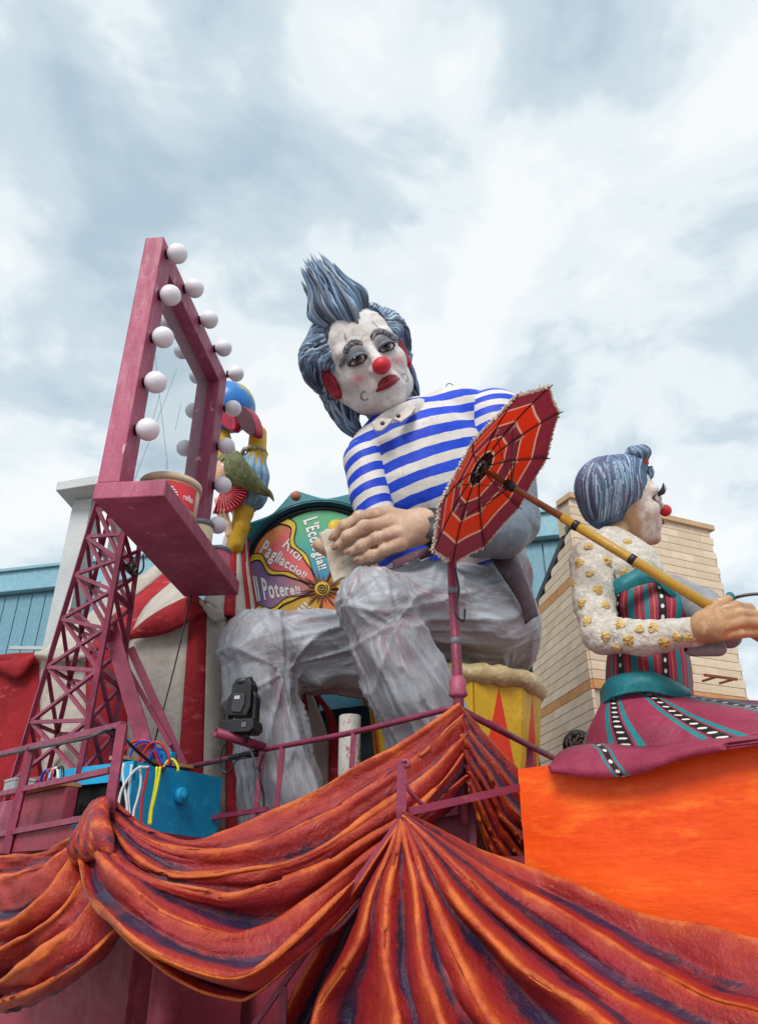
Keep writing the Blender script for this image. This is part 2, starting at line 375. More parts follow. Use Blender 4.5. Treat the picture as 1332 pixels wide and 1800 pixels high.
for r in range(60):
    z = 7.24 - bh / 2 - r * bh
    band = r % 12 in (9,) ; mt = M['brick_band'] if band else M['brick']
    for side in (0, 1):
        d, n_, L = (dR, nR, LR) if side == 0 else (dL, nL, 3.2)
        off = bw * .5 if r % 2 else 0
        for q in range(-1, 9):
            s0 = q * bw + off; s1 = s0 + bw; s0 = max(s0, 0.0); s1 = min(s1, L if side == 0 else min(L, (6.80 - z - bh / 2) / .40))
            if s1 - s0 < .1: continue
            if z < (4.2 if side == 0 else 3.25): continue
            p = K0 + d * (s0 + s1) / 2 + n_ * .004 + np.array([0, 0, z])
            w = round(s1 - s0, 2)
            brick(p, [d, n_, (0, 0, 1)], w, bh, mt, (side, w, band)); nb += 1
print('bricks', nb)
cp = MB(); cp.box(K0 + dR * LR / 2 - nR * .1 + np.array([0, 0, ZB - .0]), [dR, nR, (0, 0, 1)], (LR / 2 + .03, .19, .05)); cp.build('coping', M['coping'], bt, bevel=.01)
sl = nrm(np.array([*(dL * 1)[:2], -1.62])); a0 = K0 + np.array([0, 0, 7.28]) - nL * .0
a0 = a0 + np.array([0, 0, -.46]); MB().beam(a0 + dL * .02, a0 + dL * 3.2 + np.array([0, 0, -.40 * 3.2]), .12, .07, up=nL).build('coping', M['gunmetal'], bt)
lb = MB().box(K0 + np.array([0, 0, 1.5]) + dR * LR / 2 + nR * .01, [dR, nR, (0, 0, 1)], (LR / 2, .02, 1.4)); 
# pipe bracket on the brick face
bp = at(1238, 1196, 11.2)
t = thing('wall_bracket', 'rusty steel bracket sticking out of the brick wall behind the dancer', 'bracket', bp)
b_ = MB().beam(bp + nR * -.05, bp + nR * .25, .03); b_.beam(bp + dR * .35 - nR * .05, bp + dR * .35 + nR * .25, .03); b_.build('arm', paint('rust', '#7a3a22', '#5c2c1c'), t)
MB().beam(bp + nR * .24 - dR * .25, bp + nR * .24 + dR * .4, .035).build('crossbar', paint('rust_bar', '#8a4426', '#5c2c1c'), t)
# white pavilion corner with a flat roof on the left
wt = thing('white_pavilion', 'white post and flat overhanging roof behind the lattice mast', 'building', at(150, 900, 11) * np.array([1, 1, 0]))
pz = at(150, 900, 11); zr = 7.35
ra = [at_z(98, 862, zr), at_z(186, 848, zr), at_z(240, 880, zr), at_z(143, 912, zr)]
MB().prism(ra, (0, 0, .16)).build('roof', M['white_trim'], wt, bevel=.01)
pc = at(141, 960, 10.95); MB().box((pc[0], pc[1], zr / 2), [nrm((1, -.2, 0)), nrm((.2, 1, 0)), (0, 0, 1)], (.17, .17, zr / 2 - .005)).build('post', M['white_trim'], wt, bevel=.01)
pc2 = at(205, 960, 11.3); MB().box((pc2[0], pc2[1], zr / 2), [nrm((1, -.2, 0)), nrm((.2, 1, 0)), (0, 0, 1)], (.1, .1, zr / 2 - .01)).build('post', M['white_trim'], wt, bevel=.01)
for hz in (4.75, 4.95): MB().beam((pc[0] - .9, pc[1] + .3, hz), (pc2[0] + .3, pc2[1], hz), .05).build('rail', M['white_trim'], wt)

# ------------------------------------------------------------------ float: deck and outer walls (faces run along X + Y = const)
DZ = 2.0
aX = nrm((1, -1, 0)); bX = nrm((1, 1, 0))
def on(px, py, c):
    r = ray(px, py); return EYE + r * (c / (r[0] + r[1]))
def deck_pt(u, c, z=DZ): return aX * u + np.array([c / 2, c / 2, z])     # u along the face, c = X + Y
def xc(X, c, z=DZ): return np.array([X, c - X, z])
dk = MB(); dk.prism([xc(-6.5, 3.56), xc(-1.9, 3.56), xc(-1.3, 7.1), xc(3.6, 7.1), xc(6.5, 14), xc(-1.5, 16)], (0, 0, -.14))
dk.build('float_deck', M['maroon']); tag(bpy.data.objects['float_deck'], kind='structure')
fw = thing('float_skirt_wall', 'plain maroon boarded lower wall of the float under the draped cloth', 'wall', xc(-2, 4.7, 0))
def wbox(X0, X1, c, z1): return MB().box((xc(X0, c, z1 / 2) + xc(X1, c, z1 / 2)) / 2, [aX, bX, (0, 0, 1)], ((X1 - X0) * .7071, .03, z1 / 2))
wbox(-4.6, -1.62, 4.15, 1.84).build('board', M['maroon'], fw, bevel=.006)
MB().box(xc(-1.60, 4.18, .9) + bX * .42, [bX, aX, (0, 0, 1)], (.42, .02, .9)).build('return_board', M['maroon'], fw)
wbox(-1.75, .25, 5.7, 1.66).build('board', M['maroon'], fw, bevel=.006)
MB().lathe(xc(-1.36, 4.22, 0), (0, 0, 1), [(0, .09), (.1, .095), (1.75, .09), (1.78, .0)], 20).build('pipe', M['maroon'], fw, smooth=True)
wbox(.27, 3.2, 6.6, 1.8).build('board', M['maroon'], fw)

# ------------------------------------------------------------------ mirror with bulbs
A = at_z(165, 878, 4.6); B = at_z(290, 872, 4.6); Cc = at_z(420, 1046, 4.6)
mu = nrm(Cc - B); mu[2] = 0; mu = nrm(mu); mw = nrm(np.array([mu[1], -mu[0], 0])); LZ = np.array([0, 0, 1.0])
Lm = np.linalg.norm(Cc - B); TH_ = .2; ZF = 7.73; WC = .27
def mp(u, w, z): return np.array([A[0], A[1], 0]) + mu * u + mw * w + LZ * z
mir = thing('bulb_mirror', 'giant dressing room mirror in a rose frame ringed with round bulbs', 'mirror', mp(Lm / 2, .3, 4.6))
AX = [mu, mw, LZ]
def mbox(u0, u1, w0, w1, z0, z1, name, mat=M['rose'], bev=.012):
    return MB().box(mp((u0 + u1) / 2, (w0 + w1) / 2, (z0 + z1) / 2), AX, ((u1 - u0) / 2, (w1 - w0) / 2, (z1 - z0) / 2)).build(name, mat, mir, bevel=bev)
mbox(0, WC, 0, TH_, 4.765, ZF, 'frame_post'); mbox(Lm - WC, Lm, 0, TH_, 4.765, ZF, 'frame_post')
mbox(WC + .001, Lm - WC - .001, .002, TH_ - .002, ZF - WC, ZF - .002, 'frame_beam'); mbox(WC + .001, Lm - WC - .001, .002, TH_ - .002, 4.766, 4.9, 'frame_beam')
mbox(-.01, Lm, -.01, .63, 4.6, 4.762, 'shelf')
k = NT('mirror_glass', .02, .5, .82)
scr = k.ramp(k.noise(3.0, 6, .8, k.map(scale=(1, 40, 1.2), rot=(.35, 0, 0))), [(.70, 0.0), (.73, 1.0)])
k.col(k.mix(k.math('MULTIPLY', scr, .5), '#dfe9ee', '#8f9aa2')); k.put(k.ramp(k.noise(5, 6, .7), [(.45, .015), (.75, .06)]), k.b.inputs['Roughness'])
mbox(WC - .02, Lm - WC + .02, .035, .05, 4.85, ZF - WC + .03, 'mirror_glass', k.m, 0)
mbox(WC - .02, Lm - WC + .02, .012, .033, 4.85, ZF - WC + .03, 'backing_board', M['maroon'], 0)
# cracks in the glass, thin lines scratched along it
cr = MB()
for p, q in (((.55, 5.0), (1.15, 6.9)), ((1.75, 5.1), (.5, 6.7)), ((1.2, 5.4), (1.27, 5.75)), ((.75, 5.9), (.82, 6.3)), ((1.35, 6.2), (1.4, 6.6))):
    cr.beam(mp(p[0], .0525, p[1]), mp(q[0], .0525, q[1]), .0025, .002, up=mw)
cr.build('crack_line', paint('scratch', '#dfe8ee'), mir)
bulb_me = {}
def plane_hit(px, py, w):
    r = ray(px, py); p0 = mp(0, w, 0); s = ((p0 - EYE) @ mw) / (r @ mw); return EYE + r * s
for j, (px, py) in enumerate(((312, 446), (300, 519), (287, 593), (274, 672), (260, 755), (342, 507), (368, 562), (393, 612), (415, 657), (410, 718), (398, 784), (392, 853), (383, 923))):
    c = plane_hit(px, py, TH_ + .118)
    if j == 0:
        o = MB().ball(c, .107, 28).build('bulb', M['bulb'], mir, True, origin=c); s = MB().lathe(c - mw * .122, mw, [(0, .05), (.05, .05), (.055, .035), (.06, .0)], 16).build('socket', M['black'], o, True, origin=c); bulb_me = (o.data, s.data)
    else:
        o = link('bulb', bulb_me[0], mir, c); s = link('socket', bulb_me[1], o, c)
# pots on the shelf
def word(chars, mat, name, parent, place, bold=.02):
    """flat lettering: every glyph is meshed from Blender's own font and put in place by place(i, u, v) -> world"""
    V = []; Fs = []; n = 0; adv = 0.0
    dg = bpy.context.evaluated_depsgraph_get()
    for i, ch in enumerate(chars):
        if ch == ' ': adv += .3; continue
        cu = bpy.data.curves.new('glyph', 'FONT'); cu.body = ch; cu.offset = bold; cu.extrude = .0; cu.resolution_u = 4
        o = bpy.data.objects.new('glyph', cu); COL.objects.link(o); dg = bpy.context.evaluated_depsgraph_get()
        me = bpy.data.meshes.new_from_object(o.evaluated_get(dg)); bpy.data.objects.remove(o); bpy.data.curves.remove(cu)
        if not me.vertices: continue
        P = np.array([v.co[:] for v in me.vertices]); x0 = P[:, 0].min(); w = P[:, 0].max() - x0
        P[:, 0] += adv - x0; V.append(P); Fs += [[q + n for q in p.vertices] for p in me.polygons]; n += len(P); adv += w + .09
        bpy.data.meshes.remove(me)
    V = np.concatenate(V); V[:, 0] /= adv
    return mesh_obj(name, place(V), Fs, mat, parent, False)
def pot(name, label, px, py, Yp, r, h, cap, body, lid_h, zt=4.765, lab=None):
    c = at(px, py, Yp); c[2] = zt
    t = thing(name, label, 'tub' if r > .2 else 'jar', c, None)
    MB().lathe(c, LZ, [(0, r * .93), (.01, r * .96), (h - lid_h, r), (h - lid_h, 0)], 40).build('body', body, t, True)
    MB().lathe(c + LZ * (h - lid_h), LZ, [(-.002, r * 1.0), (0, r * 1.05), (lid_h * .9, r * 1.05), (lid_h, r * .98), (lid_h, 0)], 40).build('lid', cap, t, True)
    if lab:
        mat, a0, a1, z0, z1 = lab; V = []; n = 24
        for i in range(n):
            a = a0 + (a1 - a0) * i / (n - 1)
            for z in (z0, z1): V.append(c + LZ * z + (r * (.96 + .04 * z / (h - lid_h)) + .004) * np.array([math.cos(a), math.sin(a), 0]))
        mesh_obj('label', V, grid_faces(n, 2), mat, t, True)
    return t, c
red_lab = paint('red_label', '#d43a44', '#cc3340', None, .5); pink_lab = paint('pink_label', '#b85a70', '#a84a62', None, .5)
t, c = pot('paint_tub', 'large cream tub with a red printed label on the mirror shelf', 300, 862, 6.35, .285, .36, M['cream_card'], M['cream_card'], .07, lab=(red_lab, -1.55, -.25, .03, .265))
Rr = .293
def on_tub(V, a0, a1, z0, hh): 
    a = a0 + (a1 - a0) * V[:, 0]; z = z0 + hh * V[:, 1]; return np.stack([c[0] + Rr * np.cos(a), c[1] + Rr * np.sin(a), c[2] + z], 1)
word('redlips', M['glass_white'], 'lettering', t, lambda V: on_tub(V, -.82, -.42, .10, .085), .015)
em = MB()
for dz, w in ((.08, .1), (.10, .14), (.125, .12), (.15, .08), (.175, .04)):
    p = c + LZ * (dz + .02) + Rr * np.array([math.cos(-1.25), math.sin(-1.25), 0]); em.beam(p - np.array([.3, .95, 0]) * 0 - np.array([.95, .3, 0]) * w / 2, p + np.array([.95, .3, 0]) * w / 2, .006, .012)
em.build('emblem', M['glass_white'], t)
t, c = pot('cosmetic_jar', 'tan jar with a grey cap beside the large cream tub', 357, 897, 7.15, .135, .34, M['grey_lid'], M['cream_card'], .06)
Rr = .14; word('opale', M['glass_white'], 'lettering', t, lambda V: on_tub(V, -1.5, -.6, .12, .07), .01)
t, c = pot('cosmetic_jar', 'pink jar with a grey cap at the far end of the mirror shelf', 388, 946, 7.75, .135, .30, M['grey_lid'], pink_lab, .05)
Rr = .138
for z in (.14, .17, .20): word('- - - -', M['glass_white'], 'lettering', t, lambda V, z=z: on_tub(V, -1.5, -.6, z, .02), .0)

# ------------------------------------------------------------------ lattice mast carrying the mirror
top = pl([(171, 878, 6.9), (216, 878, 6.72), (252, 900, 7.05), (207, 880, 7.25)])
bot = pl([(22, 1375, 8.35), (128, 1425, 7.25), (188, 1385, 8.0), (88, 1345, 9.0)])
top = pl([(171, 884, 7.05), (218, 934, 6.75), (245, 963, 7.1), (193, 904, 7.4)])
for i, p in enumerate(bot):
    d = (top[i] - p); p += d * ((DZ - p[2]) / d[2])
mast = thing('lattice_mast', 'rose painted steel lattice mast holding up the bulb mirror', 'mast', sum(bot) / 4)
def mpt(i, f): return bot[i % 4] + (top[i % 4] - bot[i % 4]) * f
def bar(p, q, w, name, h=None): MB().beam(p, q, w, h, ext=.004).build(name, M['rose_dark'], mast)
for i in range(4): bar(bot[i], top[i] + nrm(top[i] - bot[i]) * .12, .05, 'leg')
lv = [0, .19, .36, .52, .66, .79, .90, .99]
for i in range(4):
    for j in range(len(lv) - 1):
        if j: bar(mpt(i, lv[j]), mpt(i + 1, lv[j]), .036, 'strut')
        a, b = (i, i + 1)
        bar(mpt(a, lv[j]), mpt(b, lv[j + 1]), .034, 'brace')
        if i in (0, 1): bar(mpt(b, lv[j]) + .012 * bX, mpt(a, lv[j + 1]) + .012 * bX, .034, 'brace')
for nm, p, q, w, h in (('flat_stay', (190, 1088, 7.1), (262, 1335, 7.0), .02, .15), ('angle_stay', (230, 1140, 7.35), (322, 1345, 7.4), .03, .08), ('angle_stay', (222, 1170, 7.35), (300, 1310, 7.3), .04, .04)):
    bar(at(*p), at(*q), w, nm, h)
bar(at(130, 1075, 7.6), at(195, 1140, 7.4), .12, 'gusset_bar', .05)
cl = MB(); cl.ball(at(232, 998, 6.95), (.05, .05, .06)); cl.tube(spl(pl([(232, 1000, 6.95), (240, 1010, 6.9), (252, 1000, 7), (252, 975, 7.1)]), 20), .01); cl.beam(at(226, 992, 6.95), at(240, 1005, 6.95), .05); cl.build('clamp', M['black'], mast)
# tie rope from the shelf to the deck
tag(MB().tube(spl([at(337, 1046, 7.7), at(305, 1180, 7.6), at(270, 1312, 7.5), at(262, 1345, 7.45)], 20), .009, 6).build('tie_rope', M['black']), 'thin black tie rope running from the shelf down past the tent', 'rope')
# ------------------------------------------------------------------ striped tent
def cloth(name, tone):
    k = NT(name, .85, .15); base = {'red': ('#a02a32', '#832229', '#c06064'), 'white': ('#b8b0a8', '#a39c94', '#cdc6be')}[tone]
    v = k.map(scale=(1, 1, .35)); col = k.mix(k.ramp(k.noise(2.2, 6, .65, v), [(.36, 0.0), (.62, 1.0)]), base[0], base[1])
    col = k.mix(k.ramp(k.noise(5, 6, .7, k.map(scale=(.6, .6, 2), loc=(4, 2, 2))), [(.58, 0.0), (.70, .7)]), col, base[2])
    k.col(col); n_ = k.bump(k.noise(7, 6, .68), .55, .05); k.bump(k.noise(70, 2, .5), .15, .004, n_); return k.m
M['tent_red'] = cloth('tent_red_cloth', 'red'); M['tent_white'] = cloth('tent_white_cloth', 'white')
tent = thing('striped_tent', 'red and white striped circus tent behind the lattice mast', 'tent', deck_pt(-4.5, 8.5))
def strip(L, R, name, mat, parent, nu=26, nv=9, puff=.03, amp=.03, thick=True):
    """cloth panel between a left and a right edge curve given as (px, py, Y)"""
    a = spl(pl(L), nu); b = spl(pl(R), nu); V = []
    for i in range(nu):
        for j in range(nv):
            t = j / (nv - 1); p = a[i] * (1 - t) + b[i] * t; p = p + np.array([0, -puff * math.sin(math.pi * t), 0]); V.append(p)
    V = np.array(V); Fc = np.array(grid_faces(nu, nv)); N = vnorm(V, Fc); w = np.array([math.sin(math.pi * (j / (nv - 1))) for i in range(nu) for j in range(nv)])
    V = V + N * (fbm(V * np.array([3.5, 3.5, 1.6]) + hash(name) % 7, 3) * amp * w)[:, None]
    o = mesh_obj(name, V, Fc, mat, parent, True)
    if thick: md = o.modifiers.new('thickness', 'SOLIDIFY'); md.thickness = .012
    return o
R_, W_ = M['tent_red'], M['tent_white']
yb = 1470
walls = [((-60, 1160, 9.6), (70, 1147, 9.15), (-60, yb, 9.6), (78, yb, 9.2), R_), ((70, 1147, 9.15), (152, 1140, 8.95), (78, yb, 9.2), (155, yb, 9.0), W_),
         ((152, 1140, 8.95), (228, 1118, 8.7), (155, yb, 9.0), (222, yb, 8.75), R_), ((228, 1118, 8.7), (336, 1058, 8.3), (222, yb, 8.75), (306, yb, 8.45), W_),
         ((336, 1058, 8.3), (364, 1068, 8.25), (306, yb, 8.45), (355, yb, 8.35), R_), ((364, 1068, 8.25), (398, 1080, 8.5), (355, yb, 8.35), (399, yb, 8.55), W_),
         ((398, 1080, 8.5), (430, 1090, 8.7), (399, yb, 8.55), (432, 1490, 8.6), R_)]
for a, b, c_, d, mt in walls:
    m1 = tuple((np.array(a) + np.array(c_)) / 2); m2 = tuple((np.array(b) + np.array(d)) / 2); strip([a, m1, c_], [b, m2, d], 'wall_panel', mt, tent, 30, 11, .07, .05)
for L, R, mt in (([(285, 985, 10.3), (180, 1062, 9.7), (66, 1150, 9.05)], [(300, 1000, 10.2), (205, 1078, 9.5), (150, 1150, 8.9)], W_),
                 ([(300, 1000, 10.2), (205, 1078, 9.5), (150, 1150, 8.9)], [(325, 1005, 10.0), (260, 1062, 9.2), (228, 1122, 8.65)], R_),
                 ([(325, 1005, 10.0), (260, 1062, 9.2), (228, 1122, 8.65)], [(395, 960, 9.7), (368, 1010, 8.9), (345, 1056, 8.24)], W_),
                 ([(395, 945, 9.7), (380, 1000, 8.9), (358, 1056, 8.2)], [(408, 940, 9.7), (402, 1000, 9.0), (392, 1084, 8.4)], W_),
                 ([(408, 940, 9.7), (402, 1000, 9.0), (390, 1084, 8.4)], [(417, 940, 9.7), (416, 1000, 9.0), (413, 1086, 8.5)], R_),
                 ([(417, 940, 9.7), (416, 1000, 9.0), (413, 1086, 8.5)], [(423, 940, 9.7), (426, 1000, 9.1), (434, 1088, 8.6)], W_),
                 ([(423, 940, 9.7), (426, 1000, 9.1), (434, 1088, 8.6)], [(430, 942, 9.7), (433, 1000, 9.1), (443, 1090, 8.7)], R_),
                 ([(430, 942, 9.7), (433, 1000, 9.1), (443, 1090, 8.7)], [(433, 945, 9.8), (437, 1000, 9.2), (451, 1090, 8.8)], W_),
                 ([(433, 945, 9.8), (437, 1000, 9.2), (451, 1090, 8.8)], [(437, 948, 9.9), (440, 1000, 9.3), (457, 1090, 9.0)], R_)):
    strip(L, R, 'roof_panel', mt, tent, 26, 9, .04, .03)
strip([(228, 1112, 8.55), (262, 1084, 8.35), (300, 1062, 8.2), (340, 1046, 8.1), (364, 1060, 8.15)], [(230, 1124, 8.5), (275, 1118, 8.3), (315, 1104, 8.15), (345, 1082, 8.05), (366, 1076, 8.15)], 'valance', R_, tent, 30, 9, .06, .05)
strip([(352, 1052, 8.1), (372, 1066, 8.2), (394, 1074, 8.35)], [(358, 1072, 8.08), (376, 1092, 8.15), (396, 1092, 8.3)], 'valance', W_, tent, 16, 7, .06, .03)
strip([(-20, 1164, 9.3), (25, 1158, 9.2), (68, 1148, 9.05)], [(-20, 1172, 9.3), (30, 1192, 9.1), (64, 1160, 9.02)], 'valance', R_, tent, 18, 7, .06, .04)
strip([(66, 1146, 9.0), (110, 1140, 8.9), (150, 1146, 8.85)], [(66, 1158, 9.0), (110, 1164, 8.85), (152, 1158, 8.8)], 'valance', W_, tent, 18, 7, .06, .04)
# striped hanging behind the clown's legs
hang = thing('striped_curtain', 'red and white striped hanging seen under the clown between his legs', 'curtain', at(560, 1400, 9.0) * np.array([1, 1, 0]) + np.array([0, 0, DZ]))
for L, R, mt in (([(520, 1195, 8.9), (528, 1300, 8.9), (538, 1400, 8.9)], [(538, 1205, 8.85), (545, 1300, 8.85), (553, 1400, 8.85)], R_),
                 ([(538, 1205, 8.85), (545, 1300, 8.85), (553, 1400, 8.85)], [(552, 1230, 8.9), (576, 1300, 8.9), (580, 1400, 8.9)], W_),
                 ([(546, 1212, 8.8), (577, 1268, 8.82), (578, 1400, 8.85)], [(548, 1206, 8.8), (592, 1275, 8.8), (602, 1400, 8.85)], R_)):
    strip(L, R, 'panel', mt, hang, 18, 6, .04, .02)
tag(MB().box(at(640, 1300, 10.6), np.eye(3), (2.4, .06, 1.9)).build('dark_interior_panel', paint('interior_dark_navy', '#141a26', '#1d2635', None, .8)), 'dark navy panel standing in for the dark interior behind the clown stool', 'panel')  # added panel; its dark navy stands in for the shaded interior
t = thing('black_board', 'narrow black board standing upright behind the drum stool beside the brick wall', 'board', at(930, 1300, 9.9) * np.array([1, 1, 0]) + np.array([0, 0, DZ]))
MB().prism(pl([(916, 1120, 9.9), (934, 1124, 9.9), (940, 1320, 9.9), (918, 1320, 9.9)]), (0, .12, 0)).build('panel', M['black'], t)
tag(MB().prism(pl([(566, 1212, 9.4), (655, 1222, 9.4), (655, 1238, 9.4), (560, 1250, 9.4)]), (0, .4, 0)).build('tarpaulin', paint('teal_tarp', '#1a5a72', '#14485c')), 'blue tarpaulin edge under the clown thigh', 'tarpaulin')
pt_ = at(613, 1400, 7.9); pt_[2] = DZ; tpz = at(613, 1258, 7.9)[2]
tag(MB().lathe(pt_, LZ, [(0, .115), (tpz - DZ - .01, .115), (tpz - DZ, .105), (tpz - DZ, 0)], 24).build('bollard', paint('peeling_white', '#b9b6b2', '#a9a6a4', None, .6, 3, 10, .4, .01, '#8a4a3c', .58), smooth=True), 'round white post with peeling paint beside the striped hanging', 'post')

# ------------------------------------------------------------------ painted wheel sign behind the tent
YS = 9.9; SN = np.array([0, -1.0, 0]); sC = (567, 1038)
def sg(px, py, d=0.0): return at(px, py, YS) + SN * d
sign = thing('fortune_wheel_sign', 'round painted wheel sign with coloured sectors and a teal bolted frame', 'sign', sg(567, 1038))
def pol(r, a): return (sC[0] + r * math.cos(math.radians(a)), sC[1] - r * math.sin(math.radians(a)))
M['teal'] = paint('teal_enamel', '#0f7f88', '#0c6c78', '#2a98a0', .4, 2, 12, .1, .004)
outer = []
for i in range(10):
    v = pol(184, 74.2 + 36 * i + 0); a = 106 + 36 * i
    outer += [pol(160, a - 18), pol(170, a - 6), pol(178, a - 2), pol(178, a + 2), pol(170, a + 6)]
rim = MB(); n = 120; ang = np.linspace(0, 360, n, endpoint=False)
def out_r(a):
    d = abs(((a - 106) % 36) - 18) / 18      # 1 at the bolt corners, 0 half way between
    return 157 + 22 * d ** 1.6
V = []; 
for a in ang:
    for r, dd in ((out_r(a), .0), (out_r(a) - .5, .09), (out_r(a) - 5, .12), (153, .12), (150, .09), (150, 0.0)): V.append(sg(*pol(r, a), dd))
Fr = [(i * 6 + k, ((i + 1) % n) * 6 + k, ((i + 1) % n) * 6 + (k + 1) % 6, i * 6 + (k + 1) % 6) for i in range(n) for k in range(6)]
rim.add(V, Fr).build('frame', M['teal'], sign)
V = [sg(*pol(r, a), d) for a in ang for r, d in ((151.5, .121), (150, .15), (147, .15), (145.5, .05))]
MB().add(V, [(i * 4 + k, ((i + 1) % n) * 4 + k, ((i + 1) % n) * 4 + k + 1, i * 4 + k + 1) for i in range(n) for k in range(3)]).build('rim', paint('dark_teal', '#0c4a5c', '#0a3a4a', None, .35), sign, True)
MB().prism([sg(*pol(149, a), .0) for a in ang], SN * .02).build('disc', paint('sign_black', '#0e0d10', '#17161a', None, .45), sign)
for i in range(10):
    p = sg(*pol(166, 106 + 36 * i), .12); MB().ball(p, (.075, .05, .075), 16).build('bolt', paint('bolt_copper', '#b5603c', '#a04e34', '#d08a5c', .4) if i == 0 else bpy.data.materials['bolt_copper'], sign, True)
def radial(name, stops):
    """sector paint: colours run from the hub outwards"""
    k = NT(name, .5, .4); d = k.n('ShaderNodeVectorMath', operation='LENGTH'); k.put(k.obj, d.inputs[0])
    f = k.math('ADD', k.math('DIVIDE', d.outputs['Value'], 140 * mpp(567, 1038, YS)), k.math('MULTIPLY', k.math('SUBTRACT', k.noise(2.2, 4), .5), .5))
    col = k.ramp(f, stops); col = k.mix(k.ramp(k.noise(9, 5, .7), [(.62, 0.0), (.75, .3)]), col, '#e9c9a0'); k.col(col); k.bump(k.noise(25, 5), .15, .004); return k.m
def wave(a, r): return a + 3.2 * math.sin(r / 11.0)
def sector(a0, a1, mat, rmax=139):
    P = [pol(r, wave(a0, r) - 0) for r in np.linspace(10, rmax - 10, 26)] + [pol(rmax - 4 + 4 * math.sin(math.pi * t), a0 + (a1 - a0) * (.05 + .9 * t)) for t in np.linspace(0, 1, 16)] + [pol(r, wave(a1, r)) for r in np.linspace(rmax - 10, 10, 26)]
    MB().prism([sg(*p, .021) for p in P], SN * .012).build('sector', mat, sign)
def ribbon(a, r1=137, mat=None):
    P = [pol(r, wave(a, r) + 3.6 * (1 if r > 30 else r / 30) * (.7 + .5 * math.sin(r / 7))) for r in np.linspace(14, r1, 30)] + [pol(r, wave(a, r) - 3.6 * (.7 + .4 * math.sin(r / 9))) for r in np.linspace(r1, 14, 30)]
    MB().prism([sg(*p, .034) for p in P], SN * .012).build('ribbon', mat or M['ribbon'], sign)
    for s_ in (1, -1): MB().tube([sg(*pol(r, wave(a, r) + s_ * 3.8 * (.7 + .5 * math.sin(r / (7 if s_ > 0 else 9)))), .046) for r in np.linspace(16, r1, 30)], .008, 6).build('outline', M['black'], sign)
M['ribbon'] = paint('ribbon_yellow', '#e2bd1e', '#d0a316', '#efd84a', .5, 5, 20, .1, .003)
sec = [(118, 62, radial('sector_teal', [(.2, '#2d8fb0'), (.6, '#2f9a9a'), (.95, '#52a878')])), (156, 121, radial('sector_red', [(.2, '#e06058'), (.6, '#e05a66'), (.9, '#d9605e'), (1.0, '#e08848')])),
       (197, 159, radial('sector_purple', [(.15, '#c07060'), (.4, '#a87088'), (.75, '#7a5a98'), (1.0, '#8a6a90')])), (262, 201, radial('sector_yellow', [(.2, '#d9a02a'), (.7, '#cfa640'), (1, '#b9883a')])),
       (58, 2, radial('sector_gold', [(.2, '#e0a83a'), (1, '#d8b84c')])), (-2, -95, radial('sector_orange', [(.2, '#e07a3a'), (1, '#d86a3a')]))]
for a1, a0, mt in sec: sector(a0, a1, mt)
for a in (119.5, 157.5, 199, 60, 0, -97): ribbon(a)
MB().ball(sg(592, 926, .03), (.13, .02, .11), 16).build('flower', M['ribbon'], sign, True)
# sunburst hub
for i in range(18):
    a = i * 20 + 5; r = 38 if i % 2 else 27; w = 8
    MB().prism([sg(*pol(11, a - w), .05), sg(*pol(r * .6, a - 4), .05), sg(*pol(r, a + 2), .05), sg(*pol(r * .55, a + 5), .05), sg(*pol(11, a + w), .05)], SN * .016).build('ray', bpy.data.materials.get('ray_brown') or paint('ray_brown', '#5a2a1c', '#8a4a2a', '#b4683a', .5), sign)
MB().lathe(sg(*sC, .05), SN, [(0, 12.5 * .0085), (.02, 12.5 * .0085), (.03, 11 * .0085), (.03, 0)], 32).build('hub', M['ribbon'], sign)
MB().tube([sg(*pol(1 + 8.5 * t, t * 760), .082) for t in np.linspace(0, 1, 60)], .011, 6).build('spiral', M['black'], sign)
def sign_text(txt, p0, p1, h0, h1, shear=0.0, b0=.055, b1=.03):
    p0 = np.array(p0, float); p1 = np.array(p1, float); d = p1 - p0; u = np.array([d[1], -d[0]]) / np.linalg.norm(d)
    for bold, mat, lift, name in ((b0, M['purple_line'], .036, 'letter_shadow'), (b1, M['glass_white'], .040, 'lettering')):
        def place(V, lift=lift, grow=0):
            out = []
            for x, y, _ in V:
                hh = h0 + (h1 - h0) * x; q = p0 + d * x + u * (hh * (y - 0) / .72) + d / np.linalg.norm(d) * shear * y * hh; out.append(sg(q[0], q[1], lift))
            return out
        word(txt, mat, name, sign, place, bold)
sign_text('Ridi', (496, 963), (528, 990), 25, 14, 0, .03, .005)
sign_text('Pagliaccio!!', (456, 974), (538, 1019), 28, 9)
sign_text('Il Potere!!', (452, 1057), (530, 1044), 45, 11)
sign_text("L'Ecologia!!", (534, 917), (562, 1006), 26, 14)
sign_text('!!!', (534, 1082), (548, 1066), 16, 14)

# ------------------------------------------------------------------ acrobat figure holding a globe with its feet
YA = 9.2
def S(px, py, Y, r): return at(px, py, Y), r * mpp(px, py, Y)
def CH(*pts): 
    q = [S(*p) for p in pts]; return chain([a for a, _ in q], [r for _, r in q])
def lohi(*pts, pad=.1):
    q = [S(*p) for p in pts]; c = np.array([a for a, _ in q]); r = max(r for _, r in q); return c.min(0) - r - pad, c.max(0) + r + pad
gl_c, gl_r = S(403, 716, 9.35, 46)
k = NT('globe_paint', .35, .5); n_ = k.noise(1.5, 6, .55, k.map(loc=(2.6, .2, 3.4))); k.col(k.mix(k.ramp(n_, [(.545, 0.0), (.56, 1.0)]), k.mix(k.ramp(k.noise(2, 3), [(.4, 0.0), (.7, 1.0)]), '#1c66b4', '#2a7cc4'), k.mix(k.ramp(k.noise(5, 3), [(.4, 0.0), (.6, 1.0)]), '#7aa350', '#a89a54')))
k.bump(n_, .3, .02)
